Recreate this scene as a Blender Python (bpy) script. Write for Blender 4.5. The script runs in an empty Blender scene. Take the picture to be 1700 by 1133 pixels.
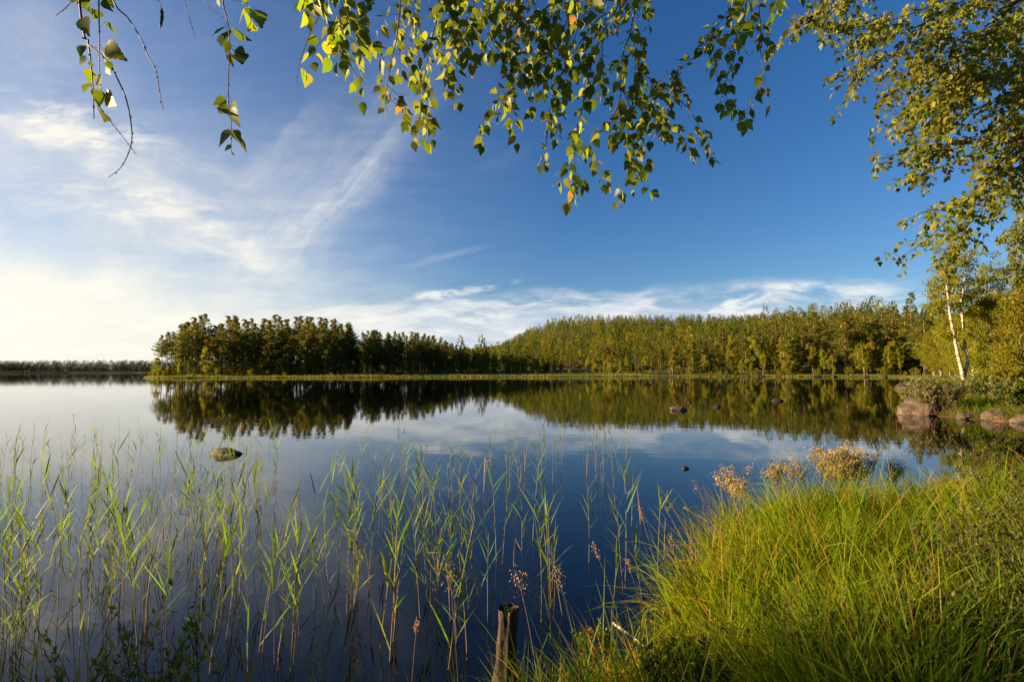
import bpy, bmesh, math, random
import numpy as np
from mathutils import Vector, Matrix, noise as mnoise

R_ = math.radians
rng = np.random.default_rng(7)
scene = bpy.context.scene
COL = scene.collection

# ------------------------------------------------------------------ camera
F = 850.0                                   # focal length in pixels of the 1700 wide photograph
CAMZ = 1.75
PITCH = math.atan(49.5 / F)
ROLL = 0.0026
cam_d = bpy.data.cameras.new('camera')
cam = bpy.data.objects.new('camera', cam_d)
COL.objects.link(cam)
cam_d.lens = 18.0
cam_d.sensor_width = 36.0
cam_d.clip_start = 0.05
cam_d.clip_end = 20000.0
R0 = np.array([1.0, 0, 0])
U0 = np.array([0, -math.sin(PITCH), math.cos(PITCH)])
FW = np.array([0, math.cos(PITCH), math.sin(PITCH)])
RV = R0 * math.cos(ROLL) - U0 * math.sin(ROLL)
UV = R0 * math.sin(ROLL) + U0 * math.cos(ROLL)
CP = np.array([0, 0, CAMZ])
cam.matrix_world = Matrix((
    (RV[0], UV[0], -FW[0], 0), (RV[1], UV[1], -FW[1], 0), (RV[2], UV[2], -FW[2], CAMZ), (0, 0, 0, 1)))
scene.camera = cam

# ------------------------------------------------------------------ light
SUN_AZ = R_(-91.0)                          # measured from +Y, negative towards the left
SUN_EL = R_(11.0)
sun_dir = Vector((math.sin(SUN_AZ) * math.cos(SUN_EL), math.cos(SUN_AZ) * math.cos(SUN_EL), math.sin(SUN_EL)))
sl = bpy.data.lights.new('sun', 'SUN')
sl.energy = 5.0
sl.angle = R_(0.55)
sl.color = (1.0, 0.70, 0.35)
so = bpy.data.objects.new('sun', sl)
COL.objects.link(so)
so.rotation_euler = sun_dir.to_track_quat('Z', 'Y').to_euler()
so.location = (-30, 10, 20)

scene.view_settings.view_transform = 'Standard'
scene.view_settings.look = 'None'
scene.view_settings.exposure = 2.3
scene.view_settings.gamma = 1.0


class NT:
    """Tiny node helper."""
    def __init__(s, tree):
        s.t = tree
        s.t.nodes.clear()

    def n(s, typ, **kw):
        nd = s.t.nodes.new(typ)
        for k, v in kw.items():
            setattr(nd, k, v)
        return nd

    def put(s, sock, v):
        if hasattr(v, 'is_output') or isinstance(v, bpy.types.NodeSocket):
            s.t.links.new(v, sock)
        else:
            sock.default_value = v

    def m(s, op, a, b=0.0, c=0.0, clamp=False):
        nd = s.n('ShaderNodeMath', operation=op, use_clamp=clamp)
        s.put(nd.inputs[0], a); s.put(nd.inputs[1], b); s.put(nd.inputs[2], c)
        return nd.outputs[0]

    def vm(s, op, a, b=(0, 0, 0), sc=None):
        nd = s.n('ShaderNodeVectorMath', operation=op)
        s.put(nd.inputs[0], a); s.put(nd.inputs[1], b)
        if sc is not None:
            s.put(nd.inputs['Scale'], sc)
        return nd.outputs['Value'] if op in ('LENGTH', 'DOT_PRODUCT') else nd.outputs[0]

    def mix(s, f, a, b, mode='MIX'):
        nd = s.n('ShaderNodeMix', data_type='RGBA', blend_type=mode)
        s.put(nd.inputs['Factor'], f)
        s.put(nd.inputs[6], a); s.put(nd.inputs[7], b)
        return nd.outputs[2]

    def noise(s, vec, scale, detail=4, rough=0.55, dist=0.0, out='Fac'):
        nd = s.n('ShaderNodeTexNoise')
        if vec is not None:
            s.put(nd.inputs['Vector'], vec)
        nd.inputs['Scale'].default_value = scale
        nd.inputs['Detail'].default_value = detail
        nd.inputs['Roughness'].default_value = rough
        nd.inputs['Distortion'].default_value = dist
        return nd.outputs[out]

    def mapr(s, v, a, b, c=0.0, d=1.0, smooth=True):
        nd = s.n('ShaderNodeMapRange', interpolation_type='SMOOTHSTEP' if smooth else 'LINEAR')
        s.put(nd.inputs[0], v)
        for i, x in enumerate((a, b, c, d)):
            nd.inputs[i + 1].default_value = x
        return nd.outputs[0]

    def mapping(s, vec, loc=(0, 0, 0), rot=(0, 0, 0), scale=(1, 1, 1), typ='POINT'):
        nd = s.n('ShaderNodeMapping', vector_type=typ)
        s.put(nd.inputs['Vector'], vec)
        nd.inputs['Location'].default_value = loc
        nd.inputs['Rotation'].default_value = rot
        nd.inputs['Scale'].default_value = scale
        return nd.outputs[0]

    def ramp(s, v, stops):
        nd = s.n('ShaderNodeValToRGB')
        cr = nd.color_ramp
        while len(cr.elements) < len(stops):
            cr.elements.new(0.5)
        for e, (p, c) in zip(cr.elements, stops):
            e.position = p
            e.color = (*c, 1.0)
        s.put(nd.inputs[0], v)
        return nd.outputs[0]


def build_world():
    w = bpy.data.worlds.new('World')
    scene.world = w
    w.use_nodes = True
    N = NT(w.node_tree)
    sky = N.n('ShaderNodeTexSky', sky_type='NISHITA')
    sky.sun_disc = False
    sky.sun_elevation = SUN_EL
    sky.sun_rotation = SUN_AZ
    sky.altitude = 100.0
    sky.air_density = 1.0
    sky.dust_density = 0.6
    sky.ozone_density = 2.2
    g = N.n('ShaderNodeTexCoord').outputs['Generated']
    sep = N.n('ShaderNodeSeparateXYZ')
    N.put(sep.inputs[0], g)
    X, Y, Z = sep.outputs
    # a polariser-like deepening of the clear air: more saturation away from the sun
    hs = N.n('ShaderNodeHueSaturation')
    hs.inputs['Saturation'].default_value = 1.28
    hs.inputs['Hue'].default_value = 0.505
    N.put(hs.inputs['Color'], sky.outputs[0])
    base = N.mix(1.0, hs.outputs[0], (0.50, 0.56, 0.68, 1), 'MULTIPLY')
    sd = N.vm('DOT_PRODUCT', g, tuple(sun_dir))
    # --- clouds, as directions on the sky: u to the right, v up (tangents about +Y)
    yc = N.m('MAXIMUM', Y, 0.08)
    u = N.m('DIVIDE', X, yc)
    v = N.m('DIVIDE', Z, yc)
    front = N.mapr(Y, 0.08, 0.3)
    comb = N.n('ShaderNodeCombineXYZ')
    N.put(comb.inputs[0], u); N.put(comb.inputs[1], v)
    uv = comb.outputs[0]
    wob = N.noise(uv, 3.2, 4, 0.6, out='Color')
    wob = N.vm('SUBTRACT', wob, (0.5, 0.5, 0.5))
    uvw = N.vm('ADD', uv, N.vm('SCALE', wob, sc=0.20))
    uvl = N.vm('ADD', uv, N.vm('SCALE', wob, sc=0.06))

    def fibre(vec, ang, stretch, scale, lo, hi, detail=7, rough=0.62):
        p = N.mapping(vec, rot=(0, 0, -R_(ang)))
        p = N.mapping(p, scale=(1.0 / stretch, 1.0, 1.0))
        return N.mapr(N.noise(p, scale, detail, rough, 0.4), lo, hi)

    def streak(px, y, length, width, ang, vec=None, soft=0.0):
        """elliptic window centred on photo position (px, y); ang is degrees anticlockwise"""
        cu, cv = (px - 850) / F, (616 - y) / F
        p = N.mapping(vec or uvw, loc=(cu, cv, 0), rot=(0, 0, R_(ang)), scale=(length / F, width / F, 1), typ='TEXTURE')
        return N.mapr(N.vm('LENGTH', p), 1.0, soft)

    def add(*xs):
        r = xs[0]
        for x in xs[1:]:
            r = N.m('ADD', r, x)
        return r

    f_fan = fibre(uvw, -20, 6.0, 7.0, 0.26, 0.80)
    f_up = fibre(uvw, 52, 6.0, 6.0, 0.26, 0.82)
    f_flat = fibre(uvl, 3, 4.5, 30.0, 0.36, 0.62, 9, 0.62)
    f_fine = fibre(uvl, -14, 5.0, 26.0, 0.22, 0.78)
    f_fan = N.m('MULTIPLY', f_fan, N.m('ADD', .45, N.m('MULTIPLY', f_fine, .8)))
    f_up = N.m('MULTIPLY', f_up, N.m('ADD', .5, N.m('MULTIPLY', fibre(uvl, 50, 6.0, 24.0, 0.25, 0.78), .75)))
    f_soft = N.mapr(N.noise(uvw, 2.2, 5, 0.55), 0.3, 0.75)
    # high thin veil towards the sun
    veil = N.m('MULTIPLY', N.mapr(u, 0.10, -1.05, 0, 1, False), N.mapr(v, 0.80, 0.0, 0.20, 1.0, False))
    veil = N.m('POWER', veil, 1.15)
    veil = N.m('MULTIPLY', veil, add(0.45, N.m('MULTIPLY', f_soft, 0.65)))
    hz = N.mapr(v, 0.26, 0.0, 0, 1)
    low_left = N.m('MULTIPLY', hz, N.mapr(u, 0.05, -0.75, 0.0, 0.85))
    fan = N.m('MULTIPLY', f_fan, add(
        N.m('MULTIPLY', streak(60, 90, 260, 150, -50), 0.45),
        N.m('MULTIPLY', streak(330, 300, 330, 120, -30), 0.4),
        N.m('MULTIPLY', streak(150, 300, 420, 170, -24), 0.8),
        N.m('MULTIPLY', streak(380, 405, 200, 46, -17, uvl), 0.75),
        N.m('MULTIPLY', streak(90, 205, 230, 55, -22), 0.6),
        N.m('MULTIPLY', streak(150, 450, 330, 70, -6), 0.7)))
    arc = N.m('MULTIPLY', f_up, add(
        N.m('MULTIPLY', streak(575, 320, 170, 48, 47, uvw), 0.46),
        N.m('MULTIPLY', streak(640, 190, 200, 90, 68), 0.34),
        N.m('MULTIPLY', streak(470, 390, 240, 120, 40), 0.5),
        N.m('MULTIPLY', streak(500, 250, 260, 120, 20), 0.30),
        N.m('MULTIPLY', streak(740, 424, 110, 9, 17, uvl), 0.42),
        N.m('MULTIPLY', streak(850, 250, 130, 26, 28), 0.10)))
    bank = N.m('MULTIPLY', f_flat, add(
        N.m('MULTIPLY', streak(980, 522, 640, 58, 1.5, uvl, 0.3), 1.15),
        N.m('MULTIPLY', streak(1300, 503, 460, 46, 4, uvl, 0.3), 0.9)))
    wisp = N.m('MULTIPLY', N.mapr(N.noise(N.mapping(uvl, scale=(18, 50, 1)), 1.0, 6, 0.6), 0.38, 0.62), add(
        N.m('MULTIPLY', streak(745, 486, 80, 13, 12, uvl, 0.2), 1.0),
        N.m('MULTIPLY', streak(820, 472, 55, 7, 10, uvl, 0.2), 0.9)))
    flat2 = N.m('MULTIPLY', streak(600, 514, 110, 16, 3, uvl, 0.3), 0.85)
    veil2 = N.m('MULTIPLY', streak(1000, 560, 720, 80, 0, uv, 0.1), 0.72)
    puffs = N.m('MULTIPLY', N.mapr(N.noise(N.mapping(uvl, rot=(0, 0, R_(14)), scale=(7, 26, 1)), 1.0, 6, 0.6), .46, .70), add(
        streak(120, 205, 260, 80, -16, uvl, 0.2), N.m('MULTIPLY', streak(220, 345, 320, 70, -14, uvl, 0.2), .8)))
    dens = add(N.m('MULTIPLY', puffs, 0.5), N.m('MULTIPLY', fan, 0.56), arc, N.m('MULTIPLY', bank, 0.9), wisp, flat2, veil2, veil, low_left)
    back = N.m('MULTIPLY', N.mapr(N.noise(g, 2.5, 6, 0.6), 0.5, 0.8), 0.35)
    dens = add(N.m('MULTIPLY', dens, front), N.m('MULTIPLY', back, N.m('SUBTRACT', 1.0, front)))
    dens = N.m('MINIMUM', dens, 0.94)
    warm = N.mapr(sd, -0.2, 0.9)
    shade = N.mapr(N.noise(N.mapping(uvl, loc=(0.3, 0.1, 0), scale=(7, 34, 1)), 1.0, 5, 0.6), 0.35, 0.7)
    c_far = N.mix(shade, (2.0, 2.4, 3.0, 1), (3.9, 3.95, 3.8, 1))
    c_near = (4.45, 4.2, 3.6, 1)
    ccol = N.mix(warm, c_far, c_near)
    col = N.mix(dens, base, ccol)
    bg = N.n('ShaderNodeBackground')
    N.put(bg.inputs['Color'], col)
    bg.inputs['Strength'].default_value = 0.05
    out = N.n('ShaderNodeOutputWorld')
    N.t.links.new(bg.outputs[0], out.inputs[0])
    w.cycles.sampling_method = 'MANUAL'
    w.cycles.sample_map_resolution = 512


build_world()
scene.cycles.max_bounces = 7
scene.cycles.diffuse_bounces = 2
scene.cycles.glossy_bounces = 3
scene.cycles.transmission_bounces = 3
scene.cycles.transparent_max_bounces = 8
scene.cycles.caustics_reflective = False
scene.cycles.caustics_refractive = False
scene.cycles.sample_clamp_indirect = 4.0


# ------------------------------------------------------------------ picture helpers
def ray(px, y):
    d = FW * F + RV * (px - 850.0) + UV * (566.5 - y)
    return d / d[1]                          # scaled so that one unit of depth is one metre along +Y


def at(px, y, depth):
    return CP + ray(px, y) * depth


# ------------------------------------------------------------------ objects helpers
def tag(o, label=None, cat=None, group=None, kind=None):
    if label: o['label'] = label
    if cat: o['category'] = cat
    if group: o['group'] = group
    if kind: o['kind'] = kind
    return o


def empty(name, loc, label, cat, group=None, rz=0.0):
    o = bpy.data.objects.new(name, None)
    COL.objects.link(o)
    o.location = loc
    o.rotation_euler = (0, 0, rz)
    o.empty_display_size = 0.2
    return tag(o, label, cat, group)


def copy_tree(o, parent=None):
    c = o.copy()
    COL.objects.link(c)
    c.parent = parent
    for ch in list(o.children):
        copy_tree(ch, c)
    return c


class MB:
    """Collects numpy geometry, then links it as one mesh object. data = (random, along, extra) per vertex."""
    def __init__(s):
        s.V, s.D, s.Fs, s.M, s.n = [], [], [], [], 0

    def add(s, V, Fc, D=None, mat=0):
        V = np.asarray(V, dtype=np.float64).reshape(-1, 3)
        Fc = np.asarray(Fc, dtype=np.int64)
        if len(V) == 0:
            return
        if D is None:
            D = np.zeros((len(V), 3))
        s.V.append(V); s.D.append(np.broadcast_to(D, V.shape)); s.Fs.append(Fc + s.n); s.M.append(np.full(len(Fc), mat)); s.n += len(V)

    def tube(s, pts, rad, sides=6, D=None, mat=0, cap=True):
        P = np.asarray(pts, float); n = len(P)
        rad = np.broadcast_to(np.asarray(rad, float), (n,))
        T = np.gradient(P, axis=0)
        T /= np.linalg.norm(T, axis=1)[:, None] + 1e-12
        ref = np.array([0.31, 0.95, 0.12]) if abs(T[0] @ np.array([0.31, 0.95, 0.12])) < 0.9 else np.array([1.0, 0, 0])
        A = np.cross(T, ref); A /= np.linalg.norm(A, axis=1)[:, None] + 1e-12
        B = np.cross(T, A)
        a = np.linspace(0, 2 * np.pi, sides, endpoint=False)
        V = (P[:, None] + rad[:, None, None] * (np.cos(a)[None, :, None] * A[:, None] + np.sin(a)[None, :, None] * B[:, None])).reshape(-1, 3)
        i = np.arange(n - 1)[:, None] * sides; j = np.arange(sides)[None]
        k = (j + 1) % sides
        q = np.stack([i + j, i + k, i + sides + k, i + sides + j], -1).reshape(-1, 4)
        if D is None:
            D = np.zeros((n, 3)); D[:, 1] = np.linspace(0, 1, n); D[:, 0] = rng.random()
            D = np.repeat(D, sides, 0)
        s.add(V, q, D, mat)
        if cap:
            s.Fs.append(np.array([np.arange(sides)[::-1] + s.n - len(V), np.arange(sides) + s.n - sides]))
            s.M.append(np.full(2, mat))

    def inst(s, TV, TF, mats, locs, D=None, DT=None, mat=0):
        """copies of template TV/TF: mats (M,3,3), locs (M,3), D (M,3) per copy, DT (n,) overrides channel 1"""
        M, n = len(locs), len(TV)
        V = np.einsum('mij,nj->mni', mats, TV) + locs[:, None]
        off = (np.arange(M) * n)[:, None, None]
        Fc = (TF[None] + off).reshape(-1, TF.shape[1])
        if D is None:
            D = rng.random((M, 3))
        DD = np.repeat(D[:, None], n, 1).copy()
        if DT is not None:
            DD[:, :, 1] = DT[None]
        s.add(V.reshape(-1, 3), Fc, DD.reshape(-1, 3), mat)

    def mesh(s, name, mats, smooth=True):
        me = bpy.data.meshes.new(name)
        V = np.concatenate(s.V); D = np.concatenate(s.D)
        me.vertices.add(len(V)); me.vertices.foreach_set('co', V.astype(np.float32).ravel())
        lens = np.concatenate([np.full(len(f), f.shape[1]) for f in s.Fs])
        loops = np.concatenate([f.ravel() for f in s.Fs]).astype(np.int32)
        me.loops.add(len(loops)); me.loops.foreach_set('vertex_index', loops)
        starts = np.concatenate([[0], np.cumsum(lens)[:-1]]).astype(np.int32)
        me.polygons.add(len(lens)); me.polygons.foreach_set('loop_start', starts)
        me.polygons.foreach_set('material_index', np.concatenate(s.M).astype(np.int32))
        me.update(calc_edges=True)
        a = me.attributes.new('data', 'FLOAT_VECTOR', 'POINT')
        a.data.foreach_set('vector', D.astype(np.float32).ravel())
        if smooth:
            me.polygons.foreach_set('use_smooth', np.ones(len(lens), dtype=bool))
        for m in (mats if isinstance(mats, (list, tuple)) else [mats]):
            me.materials.append(m)
        return me

    def build(s, name, mats, parent=None, smooth=True, loc=None):
        o = bpy.data.objects.new(name, s.mesh(name, mats, smooth))
        COL.objects.link(o)
        if parent is not None:
            o.parent = parent
        if loc is not None:
            o.location = loc
        return o


def unit(a):
    return a / (np.linalg.norm(a, axis=-1, keepdims=True) + 1e-12)


def frames(dirs, nrm):
    """rotation matrices whose columns are x (width), y (length = dirs), z (normal)"""
    y = unit(dirs)
    x = unit(np.cross(y, nrm))
    z = np.cross(x, y)
    return np.stack([x, y, z], -1)


def rand_dirs(n):
    return unit(rng.normal(size=(n, 3)))


def smooth_path(pts, per=6):
    """Catmull-Rom through the points"""
    P = np.asarray(pts, float)
    P = np.vstack([2 * P[0] - P[1], P, 2 * P[-1] - P[-2]])
    out = []
    t = np.linspace(0, 1, per, endpoint=False)[:, None]
    for i in range(1, len(P) - 2):
        a, b, c, d = P[i - 1], P[i], P[i + 1], P[i + 2]
        out.append(0.5 * ((2 * b) + (c - a) * t + (2 * a - 5 * b + 4 * c - d) * t ** 2 + (3 * b - a - 3 * c + d) * t ** 3))
    out.append(P[-2][None])
    return np.vstack(out)


def fbm(x, y, s=1.0, seed=0):
    """cheap smooth noise, about -1..1"""
    r = np.random.default_rng(seed)
    z = np.zeros_like(np.asarray(x, float)); amp = 1.0; tot = 0
    f = 1.0 / s
    for o in range(4):
        for k in range(3):
            a = r.uniform(0, 2 * np.pi); ph = r.uniform(0, 6.28, 2)
            z = z + amp * np.sin((x * np.cos(a) + y * np.sin(a)) * f * 2 * r.uniform(.7, 1.3) + ph[0]) * 0.5
        tot += amp * 0.9
        amp *= 0.55; f *= 2.1
    return z / tot


# ------------------------------------------------------------------ materials
def new_mat(name):
    m = bpy.data.materials.new(name)
    m.use_nodes = True
    return m, NT(m.node_tree)


def finish(N, shader, disp=None):
    out = N.n('ShaderNodeOutputMaterial')
    N.t.links.new(shader, out.inputs[0])


def data(N):
    a = N.n('ShaderNodeAttribute', attribute_name='data')
    sp = N.n('ShaderNodeSeparateXYZ')
    N.put(sp.inputs[0], a.outputs['Vector'])
    return sp.outputs


def leaf_mat(name, stops, transl=0.4, rough=0.45, spec=0.35, vary=0.06, tcol=None, along=None, tgain=1.3):
    """foliage: a colour per leaf, sun shining through; whole plants differ a little"""
    m, N = new_mat(name)
    r, al, ex = data(N)
    c = N.ramp(r, stops)
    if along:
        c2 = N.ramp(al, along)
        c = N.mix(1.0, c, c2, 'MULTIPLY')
    oi = N.n('ShaderNodeObjectInfo')
    hs = N.n('ShaderNodeHueSaturation')
    N.put(hs.inputs['Color'], c)
    N.put(hs.inputs['Hue'], N.m('ADD', 0.5 - vary * 0.25, N.m('MULTIPLY', oi.outputs['Random'], vary * 0.5)))
    N.put(hs.inputs['Value'], N.m('ADD', 0.82, N.m('MULTIPLY', oi.outputs['Random'], 0.36)))
    c = hs.outputs[0]
    p = N.n('ShaderNodeBsdfPrincipled')
    N.put(p.inputs['Base Color'], c)
    p.inputs['Roughness'].default_value = rough
    p.inputs['Specular IOR Level'].default_value = spec
    t = N.n('ShaderNodeBsdfTranslucent')
    tc = N.mix(1.0, c, tcol or (1.25 * tgain, 1.15 * tgain, 0.5 * tgain, 1), 'MULTIPLY')
    N.put(t.inputs['Color'], tc)
    mx = N.n('ShaderNodeMixShader')
    mx.inputs[0].default_value = transl
    N.t.links.new(p.outputs[0], mx.inputs[1]); N.t.links.new(t.outputs[0], mx.inputs[2])
    finish(N, mx.outputs[0])
    return m


def bark_mat(name, stops, scale=(1, 1, 1), nscale=4.0, rough=0.9, bump=0.3):
    m, N = new_mat(name)
    tc = N.n('ShaderNodeTexCoord').outputs['Object']
    f = N.noise(N.mapping(tc, scale=scale), nscale, 6, 0.6)
    p = N.n('ShaderNodeBsdfPrincipled')
    N.put(p.inputs['Base Color'], N.ramp(f, stops))
    p.inputs['Roughness'].default_value = rough
    p.inputs['Specular IOR Level'].default_value = 0.2
    b = N.n('ShaderNodeBump')
    b.inputs['Strength'].default_value = bump
    b.inputs['Distance'].default_value = 0.02
    N.put(b.inputs['Height'], f)
    N.put(p.inputs['Normal'], b.outputs[0])
    finish(N, p.outputs[0])
    return m


def pine_bark():
    m, N = new_mat('pine_bark')
    r, al, ex = data(N)
    tc = N.n('ShaderNodeTexCoord').outputs['Object']
    f = N.noise(N.mapping(tc, scale=(1, 1, 0.3)), 5.0, 5, 0.6)
    c = N.ramp(N.m('ADD', al, N.m('MULTIPLY', N.m('SUBTRACT', f, 0.5), 0.3)), [(0.1, (.06, .045, .036)), (0.45, (.13, .075, .045)), (0.85, (.26, .12, .05))])
    p = N.n('ShaderNodeBsdfPrincipled')
    N.put(p.inputs['Base Color'], c)
    p.inputs['Roughness'].default_value = 0.9
    finish(N, p.outputs[0])
    return m


M = {}
M['pine'] = leaf_mat('pine_needles', [(0, (.034, .054, .010)), (.5, (.080, .094, .012)), (1, (.148, .136, .017))], 0.36, 0.6, 0.12, 0.06, tgain=1.6)
M['spruce'] = leaf_mat('spruce_needles', [(0, (.032, .052, .010)), (.5, (.070, .088, .012)), (1, (.125, .125, .017))], 0.34, 0.6, 0.12, 0.05, tgain=1.6)
M['birch_far'] = leaf_mat('birch_crown_leaves', [(0, (.076, .094, .006)), (.5, (.132, .142, .008)), (1, (.185, .170, .012))], 0.46, 0.55, 0.15, 0.05, tgain=1.6)
M['hill'] = leaf_mat('hill_needles', [(0, (.018, .032, .009)), (.4, (.050, .070, .011)), (.8, (.112, .116, .013)), (1, (.180, .158, .014))], 0.34, 0.7, 0.1, 0.0, tgain=1.6)
M['far_wood'] = leaf_mat('far_wood_needles', [(0, (.010, .018, .007)), (.6, (.020, .030, .009)), (1, (.036, .044, .012))], 0.15, 0.8, 0.05, 0.0)
M['birch_leaf'] = leaf_mat('birch_leaves', [(0, (.042, .082, .006)), (.45, (.078, .118, .008)), (.8, (.125, .148, .012)), (.985, (.15, .155, .02)), (.992, (.24, .14, .035)), (1, (.22, .08, .03))], 0.55, 0.45, 0.28, 0.03, tgain=1.6)
M['bough_leaf'] = leaf_mat('bough_leaves', [(0, (.045, .070, .006)), (.4, (.085, .110, .008)), (.8, (.135, .142, .012)), (.985, (.17, .15, .02)), (1, (.22, .11, .03))], 0.5, 0.5, 0.2, 0.03, tgain=1.6)
M['reed_leaf'] = leaf_mat('reed_leaves', [(0, (.048, .105, .008)), (.6, (.090, .160, .011)), (1, (.14, .19, .016))], 0.45, 0.6, 0.12, 0.05)
M['reed_stem'] = leaf_mat('reed_stem', [(0, (.20, .14, .075)), (.6, (.22, .17, .06)), (1, (.16, .17, .04))], 0.1, 0.5, 0.3, 0.03)
M['dead_reed'] = leaf_mat('dead_reed', [(0, (.26, .15, .09)), (1, (.32, .20, .11))], 0.1, 0.6, 0.2, 0.03)
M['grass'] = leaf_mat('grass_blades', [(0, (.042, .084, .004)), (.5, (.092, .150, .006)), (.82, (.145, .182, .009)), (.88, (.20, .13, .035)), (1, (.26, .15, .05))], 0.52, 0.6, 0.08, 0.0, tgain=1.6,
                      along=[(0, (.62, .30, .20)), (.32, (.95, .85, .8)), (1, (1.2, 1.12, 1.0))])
M['sedge'] = leaf_mat('sedge_blades', [(0, (.055, .080, .010)), (.6, (.10, .115, .013)), (1, (.15, .13, .022))], 0.35, 0.6, 0.2, 0.0)
M['shrub'] = leaf_mat('shrub_leaves', [(0, (.045, .078, .010)), (.6, (.095, .125, .016)), (.97, (.17, .165, .025)), (.985, (.40, .09, .02)), (1, (.45, .13, .02))], 0.42, 0.6, 0.12, 0.03)
M['bilberry'] = leaf_mat('bilberry_leaves', [(0, (.028, .050, .008)), (.7, (.060, .085, .012)), (1, (.12, .12, .02))], 0.35, 0.6, 0.10, 0.03)
M['willow'] = leaf_mat('willow_leaves', [(0, (.075, .092, .026)), (.6, (.13, .135, .048)), (1, (.20, .18, .075))], 0.3, 0.5, 0.3, 0.03, tcol=(1.2, 1.1, .7, 1))
M['flower'] = leaf_mat('seed_fluff', [(0, (.16, .125, .055)), (.6, (.26, .20, .10)), (1, (.38, .30, .17))], 0.3, 0.8, 0.1, 0.0, tcol=(1.1, 1.0, .8, 1))
M['panicle'] = leaf_mat('grass_seed', [(0, (.20, .13, .08)), (1, (.34, .22, .13))], 0.3, 0.8, 0.1, 0.0, tcol=(1.1, 1.0, .8, 1))
M['pine_bark'] = pine_bark()
M['spruce_bark'] = bark_mat('spruce_bark', [(.3, (.07, .055, .045)), (.7, (.14, .11, .09))], (1, 1, .3), 5)
M['birch_bark'] = bark_mat('birch_bark', [(.38, (.035, .028, .024)), (.47, (.22, .18, .15)), (.60, (.46, .41, .35)), (1, (.56, .50, .43))], (3, 3, 11), 1.1, 0.7, 0.25)
M['twig'] = bark_mat('twig_bark', [(.3, (.035, .022, .018)), (.7, (.085, .05, .04))], (1, 1, 1), 60, 0.6, 0.2)
M['limb'] = bark_mat('limb_bark', [(.3, (.05, .032, .025)), (.6, (.13, .085, .065)), (.8, (.20, .15, .12))], (1, 1, 1), 12, 0.8, 0.4)
M['stick'] = bark_mat('bleached_wood', [(.35, (.30, .26, .21)), (.6, (.62, .58, .52))], (1, 1, 1), 30, 0.8, 0.3)


def rock_mat(name, stops, sc=2.5, speck=.5):
    m, N = new_mat(name)
    tc = N.n('ShaderNodeTexCoord').outputs['Object']
    f = N.noise(tc, sc, 9, 0.68)
    f2 = N.noise(tc, sc * 9, 4, 0.7)
    c = N.ramp(f, stops)
    c = N.mix(N.mapr(f2, 0.58, 0.72, 0, speck), c, (.35, .32, .27, 1))
    gz = N.n('ShaderNodeSeparateXYZ')
    N.put(gz.inputs[0], N.n('ShaderNodeNewGeometry').outputs['Position'])
    c = N.mix(N.mapr(N.m('ADD', gz.outputs[2], N.m('MULTIPLY', f, .05)), .03, .075, .75, 0), c, (.012, .010, .008, 1))      # wet band
    p = N.n('ShaderNodeBsdfPrincipled')
    N.put(p.inputs['Base Color'], c)
    p.inputs['Roughness'].default_value = 0.8
    b = N.n('ShaderNodeBump')
    b.inputs['Strength'].default_value = 0.6
    b.inputs['Distance'].default_value = 0.03
    N.put(b.inputs['Height'], N.m('ADD', f, N.m('MULTIPLY', f2, 0.3)))
    N.put(p.inputs['Normal'], b.outputs[0])
    finish(N, p.outputs[0])
    return m


M['granite'] = rock_mat('reddish_granite', [(.30, (.010, .008, .007)), (.42, (.038, .026, .020)), (.54, (.080, .054, .040)), (.70, (.15, .115, .09))], 2.0)
M['dark_rock'] = rock_mat('dark_rock', [(.25, (.006, .006, .005)), (.6, (.018, .016, .012)), (.8, (.06, .05, .042))], 4, .04)

M['shaded_mossy_rock'] = rock_mat('shaded_mossy_rock', [(.3, (.002, .002, .0015)), (.5, (.004, .004, .003)), (.62, (.010, .012, .003)), (.8, (.018, .020, .005))], 5, .02)  # moss tones, with the shade of the near side darkened into the colour


# ------------------------------------------------------------------ land and lake
def u_at(px):
    return (px - 850) / F


def pd(px, d):
    return (u_at(px) * d, d)


LAKE = np.array([
    (-420, 40), (-60, 12), (-25, 11), (-14.5, 7.4), (-8, 3.0), (-3, 1.75), (-1.2, 2.0), (0.3, 2.65), (0.85, 3.0), (1.15, 3.5), (1.33, 4.0),
    (1.75, 4.7), (2.25, 5.4), (3.1, 5.75), (4.3, 5.9), (5.6, 6.15), (7.2, 6.8), (9.2, 7.9), (12.2, 9.4), (15.5, 11.4), (17.6, 13.6),
    (17.2, 15.8), (15.9, 18.3), (16.0, 20.4), (18.8, 24), (26.2, 33), (38, 48), (55.5, 70), (75, 95), (87, 110),
    pd(1500, 119), pd(1440, 123), pd(1400, 127), pd(1340, 129), pd(1260, 137), pd(1200, 139), pd(1100, 143), pd(1000, 142), pd(920, 140), pd(850, 142),
    pd(700, 142), pd(620, 139), pd(560, 139), pd(470, 137), pd(400, 139), pd(330, 137), pd(262, 138), pd(243, 142), pd(246, 152),
    pd(275, 178), pd(400, 196), pd(520, 206), pd(600, 240), pd(660, 330), pd(730, 700),
    pd(600, 745), pd(300, 740), pd(100, 750), pd(-100, 720), pd(-700, 700), (-1100, 400)])


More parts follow.
